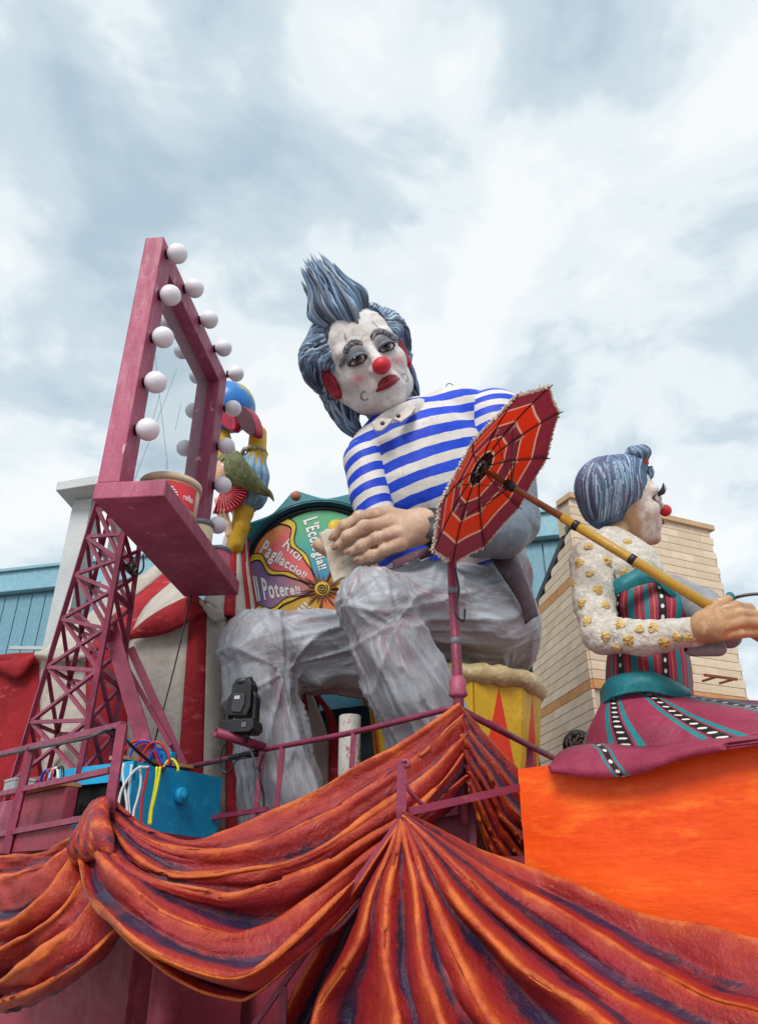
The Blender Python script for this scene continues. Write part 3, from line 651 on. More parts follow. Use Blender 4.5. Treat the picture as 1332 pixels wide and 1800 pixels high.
tag(MB().ball(gl_c, gl_r, 40).build('globe', k.m, smooth=True, origin=gl_c), 'blue and green earth globe balanced on the acrobat feet', 'globe')
acr = thing('acrobat_statue', 'contorted acrobat figure with yellow tights and olive hair balancing a globe', 'statue', at(420, 960, YA))
YEL = paint('acrobat_yellow', '#c79a14', '#b5860e', '#d8b030', .5, 3, 14, .15, .006)
pts = [(446, 842, 9.3, 22), (452, 768, 9.3, 16), (446, 748, 9.2, 15), (408, 830, 9.3, 22), (395, 770, 9.4, 15), (420, 900, 9.3, 24)]
sculpt('body', union(CH((447, 846, 9.3, 20), (451, 800, 9.3, 17), (454, 762, 9.35, 15)) + CH((400, 846, 9.35, 18), (398, 790, 9.4, 14), (392, 765, 9.45, 13)) + CH((447, 850, 9.35, 20), (425, 880, 9.35, 20), (428, 900, 9.3, 17), (421, 930, 9.3, 15), (414, 965, 9.3, 13)) + CH((404, 935, 9.15, 7), (414, 958, 9.2, 10)), .06), *lohi(*pts, (414, 965, 9.3, 14), pad=.12), .028, YEL, acr)
bl = paint('puffed_blue', '#7f9fb8', '#5f7f9c', '#b4c4cf', .6, 5, 16, .2, .01)
def pleat(V, N): a = np.arctan2(V[:, 1] - 9.3, V[:, 0] - at(446, 840, 9.3)[0]); return .022 * np.sin(a * 11) + .01 * fbm(V * 6)
sculpt('puffed_shorts', union(CH((447, 812, 9.3, 19), (446, 838, 9.3, 24), (444, 872, 9.3, 23), (425, 888, 9.3, 20)), .05), *lohi((446, 838, 9.3, 26), (425, 888, 9.3, 24), (447, 806, 9.3, 20), pad=.15), .022, bl, acr, pleat)
fr = MB(); rc = at(447, 798, 9.3)
for i in range(18):
    a = i * math.tau / 18; fr.ball(rc + .17 * np.array([math.cos(a), math.sin(a), 0]) + np.array([0, 0, .012 * (i % 2)]), .036, 8)
fr.build('frill', paint('frill_grey', '#8f8672', '#a79c84'), acr, True)
def blade(P, w, n=10):
    pass
sole_c = at(434, 741, 8.95); sdir = nrm(at(455, 772, 8.9) - at(414, 708, 9.0)); sup = nrm(np.array([-.35, -.85, -.4])); ssd = nrm(np.cross(sdir, sup)); sup = np.cross(ssd, sdir)
def shoe_outline(L, W, off): return [sole_c + sup * off + sdir * (L * math.cos(a)) + ssd * (W * math.sin(a) * (1 - .22 * math.cos(a))) for a in np.linspace(0, math.tau, 28, endpoint=False)]
MB().prism(shoe_outline(.30, .135, 0), -sup * .16).build('shoe', paint('shoe_red', '#a8213c', '#8e1b34', '#c43a50', .4), acr, bevel=.03)
MB().prism(shoe_outline(.28, .115, .022), -sup * .03).build('sole', paint('sole_plum', '#45222f', '#54303c', None, .6), acr)
MB().prism([p + (at(398, 735, 9.0) - sole_c) for p in shoe_outline(.26, .12, 0)], -sup * .14).build('shoe', bpy.data.materials['shoe_red'], acr, bevel=.03)
SK = paint('acrobat_skin', '#c9a184', '#b98e70', '#dfc4ac', .5, 5, 20, .1, .004)
fc, fr_ = S(396, 832, 9.1, 26)
sculpt('head', union([sph(fc, .2), ell(fc + np.array([-.04, -.03, -.1]), (.15, .15, .17))] + CH((400, 850, 9.15, 12), (402, 880, 9.25, 11)), .06), fc - .45, fc + .35, .025, SK, acr)
for dx, dz in ((-.02, .0),):
    e_ = fc + np.array([.03, -.19, .02]); MB().ball(e_, (.05, .02, .028), 12).build('eye', M['glass_white'], acr, True); MB().ball(e_ + np.array([0, -.016, 0]), (.018, .008, .02), 10).build('pupil', M['black'], acr, True); MB().tube(spl([e_ + np.array(q) for q in ((-.07, 0, .06), (-.02, -.01, .095), (.06, .01, .07))], 10), .009, 6).build('eyebrow', M['black'], acr, True)
OL = paint('olive_hair', '#6e7248', '#4c5133', '#a3a578', .6, 8, 20, .3, .01, stretch=(1, 1, 1))
P = spl([at(392, 812, 9.15), at(415, 826, 9.0), at(440, 845, 8.95), at(462, 860, 8.95), at(474, 868, 9.0), at(481, 880, 9.0)], 60)
hb = MB(); tt = np.linspace(0, 1, 60); rad = np.interp(tt, [0, .2, .45, .7, .9, 1], [.16, .23, .185, .12, .05, .015])
for q in range(26):
    ph = q * math.tau / 26; rr = rad * .82
    off = np.stack([0 * tt, np.cos(ph + tt * 3.2) * rr, np.sin(ph + tt * 3.2) * rr], 1); off[:, 0] += np.sin(ph) * rr * .35
    hb.tube(P + off, np.maximum(rad * (.17 + .08 * RNG.random()), .005), 6)
hb.tube(P, rad * .74, 14); hb.build('hair', OL, acr, True)
rd = paint('ruffle_red', '#c22f42', '#a92438', '#dd5a68', .5, 6, 20, .2, .006)
cc = at(392, 868, 9.15); V = []; nn = 60
for i in range(nn):
    a = math.radians(-105 + 120 * i / (nn - 1)); z = .05 * (1 if (i // 2) % 2 else -1)
    for r in (.05, .22, .36): V.append(cc + np.array([r * math.cos(a), -.12 - z * r * 2.2, r * math.sin(a)]))
o = mesh_obj('ruff', V, grid_faces(nn, 3), rd, acr, False); o.modifiers.new('thickness', 'SOLIDIFY').thickness = .02
sculpt('hand', union(CH((384, 880, 9.1, 7), (392, 905, 9.12, 9), (400, 925, 9.15, 8), (404, 940, 9.15, 7)), .03), *lohi((384, 880, 9.1, 9), (404, 940, 9.15, 9), pad=.08), .018, SK, acr)
# ------------------------------------------------------------------ the seated clown
# drum stool first
dr_c = at(795, 1200, 8.65); dr_t = at(870, 1207, 7.85)[2]; dr_c[2] = DZ
RT, RB = 1.0, .80
drum = thing('circus_stool', 'tapered drum stool painted yellow with red diamonds under the clown', 'stool', dr_c)
MD_y = paint('drum_yellow', '#c9a021', '#b98f18', '#d6b23a', .5, 2, 12, .15, .004); MD_r = paint('drum_red', '#cf3418', '#bd2a14', None, .5, 2, 12, .15, .004); MD_b = paint('drum_blue', '#7fb4c4', '#6aa2b4', None, .5)
NS = 10
def dp(a, z, g=0.0): r = RB + (RT - RB) * z + g; return dr_c + np.array([r * math.cos(a), r * math.sin(a), z * (dr_t - DZ)])
for i in range(NS):
    a0 = -math.pi / 2 + .12 + i * math.tau / NS; a1 = a0 + math.tau / NS; am = (a0 + a1) / 2
    n_ = np.array([math.cos(am), math.sin(am), 0])
    MB().prism([dp(a0 + .01, 0), dp(a1 - .01, 0), dp(a1 - .01, 1), dp(a0 + .01, 1)], -n_ * .05).build('side_panel', MD_y if i % 4 != 2 else MD_b, drum)
    mid = lambda z, f: (dp(a0, z) * (1 - f) + dp(a1, z) * f) + n_ * .006
    MB().prism([mid(.985, .5), mid(.42, .12), mid(.02, .5), mid(.42, .88)], -n_ * .02).build('diamond', MD_r, drum)
gold = paint('gold_foil', '#b8a67e', '#9a8458', '#d8ccae', .32, 3, 10, .7, .03)
V = []; nU, nV = 72, 10
for i in range(nU):
    a = i * math.tau / nU
    for j in range(nV):
        b = j * math.tau / nV; w = 1 + .12 * math.sin(a * 17 + 2 * math.sin(a * 5)); r = RT - .06 + .13 * math.cos(b) * w; V.append(dr_c + np.array([r * math.cos(a), r * math.sin(a), dr_t - DZ + .10 + .115 * math.sin(b) * w]))
mesh_obj('cushion_roll', V, [(i * nV + j, ((i + 1) % nU) * nV + j, ((i + 1) % nU) * nV + (j + 1) % nV, i * nV + (j + 1) % nV) for i in range(nU) for j in range(nV)], gold, drum)
MB().lathe(dr_c + np.array([0, 0, dr_t - DZ - .02]), LZ, [(0, RT - .05), (.14, RT - .06), (.16, 0)], 40).build('seat', gold, drum, True)

clown = thing('clown_statue', 'giant sad seated clown with blue hair, red nose and blue striped jersey holding a letter', 'statue', at(780, 1300, 8.5) * np.array([1, 1, 0]) + np.array([0, 0, DZ]))
# trousers -------------------------------------------------------------
k = NT('silver_trousers', .5, .45)
lv_ = k.attr('lv', 'Vector')
def nz(sc_, det, ro, loc, mapscale): return k.noise(sc_, det, ro, k.map(loc=loc, scale=mapscale, vec=lv_))
col = k.mix(k.ramp(nz(1.6, 5, .6, (0, 0, 0), (1, 1, .6)), [(.36, 0.0), (.62, 1.0)]), '#8d8c94', '#9ea5ae')
col = k.mix(k.ramp(nz(2.2, 5, .62, (4, 1, 7), (1, 1, .5)), [(.50, 0.0), (.66, .8)]), col, '#94757f')
col = k.mix(k.ramp(nz(4.2, 6, .7, (1, 6, 2), (1.2, 1.2, .35)), [(.52, 0.0), (.66, .75)]), col, '#c2cad1')
col = k.mix(k.ramp(nz(11, 6, .75, (3, 2, 8), (1.4, 1.4, .28)), [(.56, 0.0), (.70, .45)]), col, '#d8dcde')
col = k.mix(k.ramp(nz(6, 5, .7, (9, 2, 1), (1.3, 1.3, .3)), [(.58, 0.0), (.72, .5)]), col, '#7a7882')
k.col(col); b1 = k.bump(nz(6, 6, .66, (2, 5, 2), (1.2, 1.2, .38)), .32, .03); b2 = k.bump(nz(16, 5, .65, (7, 5, 2), (1.2, 1.2, .5)), .25, .012, b1); k.bump(k.noise(60, 3, .6), .2, .004, b2)
M['trouser'] = k.m
LA0, LA = at(850, 1105, 8.25), None
ptsT = [(850, 1100, 8.6, 92), (795, 1010, 8.4, 84), (860, 1000, 8.6, 84), (655, 1058, 6.95, 58), (775, 1330, 7.55, 72), (452, 1138, 7.85, 62), (495, 1440, 8.2, 66)]
def toz(p, z=DZ - .05):
    p = at(*p) if len(p) == 3 else p; p = np.array(p); p[2] = z; return p
fs = [sph(*S(855, 1092, 8.65, 92)), sph(*S(800, 1020, 8.45, 78)), sph(*S(850, 1000, 8.65, 80)), sph(*S(880, 1120, 8.75, 70))]
fs += CH((838, 1090, 8.3, 86), (740, 1062, 7.6, 74), (662, 1062, 6.95, 61)) + CH((660, 1064, 6.95, 60), (690, 1140, 7.1, 62), (722, 1215, 7.25, 68), (762, 1310, 7.5, 72), (790, 1400, 7.7, 78))
fs += CH((790, 1110, 8.7, 84), (640, 1140, 8.35, 72), (540, 1140, 8.1, 65), (456, 1136, 7.85, 60)) + CH((454, 1138, 7.85, 60), (458, 1200, 7.9, 58), (475, 1300, 8.05, 60), (492, 1400, 8.15, 66), (502, 1470, 8.25, 72))
base = union(fs, .13)
kA, kB = at(660, 1062, 6.95), at(455, 1138, 7.85)
hipA = at(845, 1090, 8.3); crA = nrm(at(722, 1215, 7.25) - kA); hipB = at(790, 1110, 8.7)
SEG = [(hipA, kA, 2), (kA, at(790, 1400, 7.7), 3), (hipB, kB, 4), (kB, at(502, 1470, 8.25), 5), (at(800, 960, 8.4), at(860, 1150, 8.75), 6)]
def legcoord(V):
    """lengthwise coordinates on the nearest limb: cos/sin of the angle round it and the distance along it"""
    D = []; C_ = []
    for a, b, sd in SEG:
        ax = nrm(b - a); L = np.linalg.norm(b - a); q = V - a; t = np.clip(q @ ax, 0, L); r = q - (q @ ax)[:, None] * ax
        u = nrm(np.cross(ax, (0.3, 1, .2))); w = np.cross(ax, u); an = np.arctan2(r @ w, r @ u); D.append(np.linalg.norm(q - t[:, None] * ax, axis=1))
        C_.append(np.stack([np.cos(an) + sd * 3, np.sin(an) + sd, q @ ax], 1))
    D = np.array(D); W_ = np.exp(-(D - D.min(0)) / .07); W_ /= W_.sum(0); return C_, W_
def folds(V, N):
    C_, W_ = legcoord(V); d = np.zeros(len(V))
    for (a, b, sd), c, w in zip(SEG, C_, W_):
        L = np.linalg.norm(b - a); t = c[:, 2] / L; tw = .55 * c[:, 2] * (1 if sd in (2, 6) else .7)
        x = c[:, 0] - sd * 3; y = c[:, 1] - sd; an = np.arctan2(y, x) + tw                # folds wind slowly round the limb
        q = np.stack([1.7 * np.cos(an), 1.7 * np.sin(an), .75 * c[:, 2] + sd * 5], 1) + .25 * fbm(V * 1.4, 2)[:, None]
        f1 = (1 - np.abs(vnoise(q * 1.0 + 3))) ** 3; f2 = (1 - np.abs(vnoise(q * np.array([2.3, 2.3, 1.6]) + 11))) ** 4; f3 = (1 - np.abs(vnoise(q * np.array([4.2, 4.2, 3.4]) + 23))) ** 4
        d += w * (.074 * (f1 - .4) + .034 * (f2 - .3) + .008 * f3)
    for kn, amp in ((kB + np.array([.25, 0, -.35]), .04), (at(720, 1010, 8.0), .05), (kA + np.array([.1, 0, -.3]), .03)):      # gathers behind the knees and in the lap
        q = V - kn; r = np.linalg.norm(q, axis=1); an = np.arctan2(q[:, 2], q[:, 0] + .3 * q[:, 1])
        d += amp * ((1 - np.abs(np.sin(an * 3.5 + 1.4 * fbm(q * 1.2, 2)))) ** 4 - .15) * np.exp(-((r - .6) / .42) ** 2)
    return d + .004 * fbm(V * 11, 2)
def legattr(V, N):
    C_, W_ = legcoord(V); best = W_.argmax(0); out = np.zeros((len(V), 3))
    for i, c in enumerate(C_): out += c * (W_[i] ** 3 / (W_ ** 3).sum(0))[:, None]
    return {'lv': out}
lo, hi = lohi(*ptsT, (800, 1400, 7.7, 80), (505, 1480, 8.25, 76), pad=.18); lo[2] = DZ + .004
sculpt('trousers', base, lo, hi, .022, M['trouser'], clown, folds, legattr)
# jersey ---------------------------------------------------------------
def stripes(name, origin, axis, period, duty=.5, phase=0.0):
    k = NT(name, .55, .35); q = k.n('ShaderNodeVectorMath', operation='DOT_PRODUCT'); a = nrm(axis)
    sub = k.n('ShaderNodeVectorMath', operation='SUBTRACT'); k.put(k.obj, sub.inputs[0]); sub.inputs[1].default_value = tuple(np.asarray(origin) - org(clown))
    k.put(sub.outputs[0], q.inputs[0]); q.inputs[1].default_value = tuple(a)
    w = k.math('ADD', q.outputs['Value'], k.math('MULTIPLY', k.math('SUBTRACT', k.noise(2.2, 3, .5), .5), .07))
    fr = k.math('FRACT', k.math('ADD', k.math('DIVIDE', w, period), phase))
    tri = k.math('ABSOLUTE', k.math('SUBTRACT', fr, .5))
    msk = k.ramp(tri, [(duty / 2 - .012, 0.0), (duty / 2 + .012, 1.0)])
    wh = k.mix(k.ramp(k.noise(3, 6, .65), [(.4, 0.0), (.7, 1.0)]), '#dad6d3', '#c4bdb9'); wh = k.mix(k.ramp(k.noise(11, 6, .7), [(.6, 0.0), (.7, .5)]), wh, '#8f8680')
    bl_ = k.mix(k.ramp(k.noise(3.5, 6, .7), [(.38, 0.0), (.7, 1.0)]), '#0a35bc', '#164bd2'); bl_ = k.mix(k.ramp(k.noise(13, 5, .7), [(.6, 0.0), (.75, .4)]), bl_, '#3a68d6')
    k.col(k.mix(msk, bl_, wh)); b1 = k.bump(k.noise(6, 6, .65), .4, .03); k.bump(k.noise(60, 3, .6), .2, .004, b1); return k.m
tor_b, tor_t = at(800, 985, 8.45), at(728, 760, 8.0)
taxis = nrm(tor_t - tor_b)
taxis = nrm(taxis + np.array([-.06, .0, 0]))
PER = .243
M['jersey'] = stripes('striped_jersey', at(640, 790, 7.8), taxis, PER, .52, .22)
def cre(V, N): return .012 * fbm(V * 2.2, 3) + .010 * (1 - np.abs(fbm(V @ np.array([[1.2, 0, 0], [0, 1.2, 0], [0, 0, 4.0]]), 2)))
fs = [ell(S(775, 955, 8.4, 1)[0], np.array([118, 95, 110]) * mpp(775, 955, 8.4)), ell(S(752, 860, 8.1, 1)[0], np.array([124, 100, 110]) * mpp(752, 860, 8.1)),
      ell(S(740, 800, 8.0, 1)[0], np.array([112, 92, 92]) * mpp(740, 800, 8.0))] + CH((655, 800, 7.85, 44), (715, 762, 7.85, 52), (800, 742, 8.1, 57), (862, 745, 8.3, 55))
sculpt('jersey', union(fs, .16), *lohi((780, 980, 8.4, 125), (740, 780, 8.0, 115), (860, 745, 8.3, 60), (655, 800, 7.85, 50), pad=.1), .035, M['jersey'], clown, cre)
armL = nrm(at(872, 745, 8.2) - at(915, 900, 7.95)); M['sleeve_l'] = stripes('striped_sleeve', at(860, 690, 8.2), armL, .205, .52, .30)
sculpt('sleeve', union(CH((866, 746, 8.05, 63), (882, 800, 7.95, 57), (895, 880, 7.85, 48)), .05), *lohi((866, 746, 8.05, 66), (912, 880, 7.85, 56), pad=.1), .035, M['sleeve_l'], clown, cre)
armR = nrm(at(645, 810, 7.8) - at(660, 930, 7.75)); M['sleeve_r'] = stripes('striped_sleeve', at(640, 800, 7.8), nrm(armR + np.array([-.35, 0, 0])), .205, .52, .35)
sculpt('sleeve', union(CH((645, 812, 7.75, 41), (652, 870, 7.72, 36), (668, 935, 7.7, 33)), .05), *lohi((645, 812, 7.75, 44), (668, 935, 7.7, 38), pad=.1), .032, M['sleeve_r'], clown, cre)
gs = paint('grey_blue_sleeve', '#74818f', '#66727f', '#8793a0', .5, 2, 10, .3, .015)
sculpt('cuff_sleeve', union(CH((893, 850, 7.85, 49), (896, 914, 7.75, 50), (880, 934, 7.55, 46), (840, 937, 7.35, 40), (772, 930, 7.1, 30)), .08), *lohi((905, 845, 7.85, 56), (905, 918, 7.75, 58), (772, 930, 7.1, 36), pad=.1), .03, gs, clown, lambda V, N: .03 * (1 - np.abs(fbm(V * np.array([2.5, 2.5, 5]), 2))) - .02)
# wrist, watch, hand, letter
def skin(name, a, b, c): return paint(name, a, b, c, .55, 4.5, 22, .35, .01, '#8f7460', .66)
M['hand'] = skin('papier_skin', '#c0a08a', '#aa8872', '#d8c0ac')
wr = at(764, 928, 7.08); wd = nrm(at(700, 918, 6.95) - at(800, 934, 7.2)); mw_ = mpp(764, 928, 7.08)
watch = MB().lathe(wr - wd * .09, wd, [(0, 28 * mw_), (0, 33 * mw_), (.05, 35 * mw_), (.055, 33 * mw_), (.065, 33 * mw_), (.07, 35 * mw_), (.11, 35 * mw_), (.115, 33 * mw_), (.125, 33 * mw_), (.13, 35 * mw_), (.18, 33 * mw_), (.18, 28 * mw_)], 32).build('wrist_watch', M['black'], clown, True)
cz = nrm(at(764, 928, 6.0) - at(764, 928, 7.08)); MB().lathe(wr + cz * 33 * mw_, cz, [(0, .13), (.05, .13), (.06, .11), (.06, 0)], 24).build('watch_case', M['gunmetal'], watch, True)
yh = 6.9
fing = [[(678, 903, yh + .02, 16), (632, 909, yh - .05, 11.8), (606, 924, yh - .02, 11), (590, 943, yh + .05, 9.8)],
        [(684, 921, yh - .03, 16), (640, 927, yh - .12, 12), (612, 943, yh - .07, 11), (595, 960, yh, 9.8)],
        [(695, 939, yh - .04, 15.5), (662, 946, yh - .13, 11.6), (637, 959, yh - .09, 10.6), (617, 970, yh - .02, 9.6)],
        [(704, 956, yh - .02, 14), (676, 966, yh - .10, 10.6), (652, 977, yh - .07, 9.8), (632, 984, yh - .01, 8.8)]]
hand = [union(CH((762, 928, 7.08, 28), (740, 922, 7.0, 30)) + [f for q in fing for f in CH((738, 925, 6.98, 24), (*q[0][:3], q[0][3] * .86))], .06)]
for q in fing: hand.append(union(CH(*[(a_, b_, c_, d_ * .93) for a_, b_, c_, d_ in q]) + [sph(*S(q[1][0], q[1][1], q[1][2] - .01, q[1][3] + .2)), sph(*S(q[2][0], q[2][1], q[2][2] - .01, q[2][3] + .0))], .03))
def handf(P):
    r = hand[0](P)
    for f in hand[1:]: r = smin(r, f(P), .010)
    return r
th = union(CH((735, 935, 7.06, 24), (660, 965, 7.16, 20), (600, 975, 7.17, 17), (562, 958, 7.15, 13)), .04)
hf = lambda P: smin(handf(P), th(P), .03)
hpts = [(770, 930, 7.1, 32), (590, 944, yh + .04, 14), (655, 975, yh - .1, 20), (630, 905, yh - .1, 18), (556, 960, 7.2, 16), (600, 985, 7.25, 18)]
kn = [at(*q[1][:3]) for q in fing] + [at(*q[2][:3]) for q in fing]
def hdisp(V, N):
    d = .008 * fbm(V * 6, 3)
    for p in kn: r = np.linalg.norm(V - p, axis=1); d += .006 * np.sin(V @ wd * 150) * np.exp(-(r / .07) ** 2)
    return d
h_o = sculpt('hand', hf, *lohi(*hpts, pad=.07), .0125, M['hand'], clown, hdisp)
nm_ = paint('finger_nail', '#9c7d68', '#8c6c58', '#b59a84', .4, 10, 30, .1, .002)
for q in fing:
    a, r = S(*q[3]); dirf = nrm(at(*q[3][:3]) - at(*q[2][:3])); nv_ = nrm(np.array([-.25, -1, .12])); nv_ = nrm(nv_ - dirf * (nv_ @ dirf)); sd = np.cross(dirf, nv_)
    MB().ball(a + nv_ * r * .80 + dirf * r * .35, (r * .85, r * .62, r * .25), 14, ax=[dirf, sd, nv_]).build('nail', nm_, h_o, True)
lm = paint('letter_paper', '#c9bfb4', '#b5a798', '#d8d0c6', .75, 3, 9, .8, .03, '#8a765c', .66)
def Lp(u, v):   # a torn sheet: u along the lower edge, v up
    q = (np.array((586, 1026)) * (1 - u) + np.array((676, 984)) * u) * (1 - v) + (np.array((562, 937)) * (1 - u) + np.array((650, 915)) * u) * v
    e_ = .9 * math.sin(u * 31) + .7 * math.sin(u * 17 + 2); q = q + np.array([0, e_ * (1 if v < .05 or v > .95 else 0)]); return at(q[0], q[1], 7.075 + .03 * math.sin(u * 5) * math.sin(v * 4))
V = np.array([Lp(i / 24, j / 20) for i in range(25) for j in range(21)]); Fl = np.array(grid_faces(25, 21)); V = V + vnorm(V, Fl) * (.035 * fbm(V * 7, 3))[:, None]
lo_ = mesh_obj('letter', V, Fl, lm, None, True); lo_.modifiers.new('thickness', 'SOLIDIFY').thickness = .035; tag(lo_, 'crumpled off white letter held between the clown fingers and thumb', 'letter')
# belt flap of the dark coat, pocket seam
fl = paint('plum_coat', '#4b3942', '#3c2c36', '#5d4a54', .5, 2, 10, .3, .01)
strip([(858, 978, 7.75), (880, 1010, 7.7), (912, 1060, 7.8), (922, 1098, 7.9)], [(905, 975, 7.9), (918, 1008, 7.8), (935, 1050, 7.9), (945, 1083, 8.0)], 'coat_flap', fl, clown, 20, 8, .05, .02)
MB().tube(spl(pl([(762, 1064, 7.28), (800, 1074, 7.45), (850, 1084, 7.7), (900, 1078, 7.95), (905, 1074, 8.0)]), 30), .010, 6).build('pocket_seam', paint('rose_thread', '#7a4656', '#6a3846'), clown, True)
strip([(690, 985, 7.65), (730, 968, 7.5), (770, 956, 7.35), (790, 950, 7.4)], [(690, 1004, 7.6), (735, 986, 7.45), (775, 972, 7.32), (795, 964, 7.4)], 'waistband', paint('plum_belt', '#6a4653', '#553742', '#7f5a66'), clown, 20, 6, .03, .015)
sculpt('rear_hand', union(CH((903, 968, 8.9, 13), (905, 985, 8.85, 12), (900, 1000, 8.8, 7)), .04), *lohi((903, 968, 8.9, 15), (900, 1000, 8.8, 12), pad=.08), .025, M['hand'], clown)
# head --------------------------------------------------------------------
def frame(px, py, Y, yaw, pitch, roll):
    """columns: figure's viewer-right, out of the face, up; turned from facing the viewer by yaw (towards picture right), pitch (face up), roll (crown to picture left)"""
    c = at(px, py, Y); v = nrm(EYE - c); r = nrm(np.cross(v, _U)) * -1; r = r if r[0] > 0 else -r; u = np.cross(v, r); u = u if u[2] > 0 else -u
    B0 = np.stack([r, v, u], 1)
    def rot(ax, d):
        return np.array(Matrix.Rotation(math.radians(d), 3, ax))
    L = rot('Y', -roll) @ rot('Z', -yaw) @ rot('X', pitch)
    B1 = B0 @ L
    return c, B1
HC, HB = frame(641, 638, 7.45, 15, 6, 24); HU = 97.5 * mpp(641, 638, 7.45)
# roll sign check: crown must lean to picture left
if (HB[:, 2] @ _R) > 0: HC, HB = frame(641, 638, 7.45, 15, 6, -24)
if (HB[:, 1] @ _R) < 0: print('yaw flipped'); 
HB = HB * np.array([1.04, 1.0, 1.0])
def hp(x, y, z): return HC + HU * (HB @ np.array([x, y, z], float))
def hpa(A_): return HC + HU * (np.asarray(A_, float) @ HB.T)
EX, EY, EZ = .270, .62, .03
def head_sdf(P):
    f = union([ell((0, -.12, .36), (.70, .82, .72)), ell((0, .16, -.12), (.60, .56, .86)), ell((0, .30, -.62), (.50, .38, .40)), ell((0, .52, -.86), (.24, .19, .17)),
               sph((.36, .40, -.20), .22), sph((-.36, .40, -.20), .22), cap((-.40, .55, .24), (.40, .55, .24), .11), ell((0, .58, -.50), (.27, .22, .24)),
               cap((.42, .22, -.64), (.54, -.05, -.38), .15), cap((-.42, .22, -.64), (-.54, -.05, -.38), .15)], .14)
    f2 = union([cap((0, .68, .12), (0, .84, -.20), .075, .11), sph((.10, .76, -.27), .085), sph((-.10, .76, -.27), .085)], .06)
    f = lambda P, f=f, f2=f2: smin(f(P), f2(P), .07)
    f = carve(f, union([ell((EX, .80, EZ), (.160, .21, .100)), ell((-EX, .80, EZ), (.160, .21, .100))], .02), .06)
    crease = union([cap((.22, .70, -.32), (.34, .60, -.60), .015), cap((-.22, .70, -.32), (-.34, .60, -.60), .015), cap((-.14, .74, -.80), (.14, .74, -.80), .012)], .02)
    f = carve(f, crease, .07)
    return f(P)
def face_y(x_, z_):
    ys = np.linspace(1.2, 0.0, 241, dtype=np.float32); d_ = head_sdf(np.stack([np.full(241, x_), ys, np.full(241, z_)], 1).astype(np.float32)); return float(ys[np.argmax(d_ < 0)])
Vh, Fh = snets(head_sdf, (-.95, -1.15, -1.2), (.95, 1.2, 1.2), .026)
Nh = vnorm(Vh, Fh); Vh = Vh + Nh * (.010 * fbm(Vh * 7, 3) + .004 * fbm(Vh * 18, 2))[:, None]
def blend(Cc_, mask, c): m_ = np.clip(mask, 0, 1)[:, None]; return Cc_ * (1 - m_) + np.array(lin(c)) * m_
def sstep(a, b, x): t = np.clip((x - a) / (b - a), 0, 1); return t * t * (3 - 2 * t)
x, y, z = Vh.T; fb = fbm(Vh * 5, 3)
Cf = np.tile(np.array(lin('#ddd8d6')), (len(Vh), 1)); Cf = blend(Cf, .4 * sstep(.0, .35, fbm(Vh * 6 + 9, 3)), '#cbc0bb')
Cf = blend(Cf, .28 * sstep(.1, .4, fbm(Vh * 14 + 3, 3)), '#a2918d')
Cf = blend(Cf, .35 * sstep(-.70, -.85, z + .12 * fb) * sstep(.75, .45, y - .0) , '#a3887a')
for s_ in (1, -1):
    ex = (x - s_ * EX) * s_; ez = z - EZ
    Cf = blend(Cf, .75 * sstep(1.1, .7, np.sqrt((ex / .21) ** 2 + ((ez - .085) / .125) ** 2)) * (y > .3), '#868e9a')
    Cf = blend(Cf, sstep(1.10, .96, np.sqrt((ex / .160) ** 2 + (ez / .086) ** 2)) * (y > .3), '#2a2428')
    Cf = blend(Cf, .8 * np.exp(-(((ex - .10) / .11) ** 2 + ((z + .27) / .075) ** 2)) * (y > .2), '#dc8088')
    ml = np.abs(np.hypot((ex + EX - .365), z + .575) - .075); Cf = blend(Cf, .75 * sstep(.018, .008, ml) * (ex + EX > .34) * (y > .3), '#3a3032')
    Cf = blend(Cf, .8 * sstep(.016, .006, np.abs(ex + .07 * (z - .42) * 4 - .02)) * sstep(.36, .40, z) * sstep(.56, .48, z) * (y > .3), '#3a3032')
Cf = blend(Cf, sstep(-.95, -1.05, z - .25 * (y < .35) * 1.0 * 0 + .2 * (y - .5)) * 0, '#a3887a')
head = mesh_obj('head', hpa(Vh), Fh, None, clown, True, {'Col': np.concatenate([Cf, np.ones((len(Cf), 1))], 1)})
k = NT('clown_makeup', .6, .35); k.col(k.mix(k.ramp(k.noise(22, 5, .7), [(.55, 0.0), (.75, .25)]), k.attr('Col'), '#ab9f99')); b1 = k.bump(k.noise(11, 6, .7), .55, .03); k.bump(k.noise(60, 3, .6), .3, .006, b1); head.data.materials.append(k.m)
nk = paint('neck_tan', '#a98d7d', '#987b6b', '#bda290', .6, 3, 14, .3, .01)
sculpt('neck', union([cap(hp(0, -.12, -.45), at(700, 742, 7.8), .42 * HU)], .05), *bbox([hp(0, -.12, -.45), at(700, 742, 7.8)], .5 * HU), .035, nk, clown)
wht = NT('eye_white', .18, .5); wht.col('#c9c2c4'); iris = NT('iris_grey', .15, .5); iris.col(iris.mix(iris.ramp(iris.noise(30, 3), [(.4, 0.0), (.6, 1.0)]), '#3a2e3a', '#75656e')); pup = NT('pupil_black', .1, .5); pup.col('#08080a')
lidm = paint('lid_shadow', '#6f7683', '#5d6470', '#858c98', .5, 8, 30, .15, .003); liner = paint('eye_liner', '#17141a', '#221d22')
blk = paint('lash_black', '#1b181c', '#29252a')
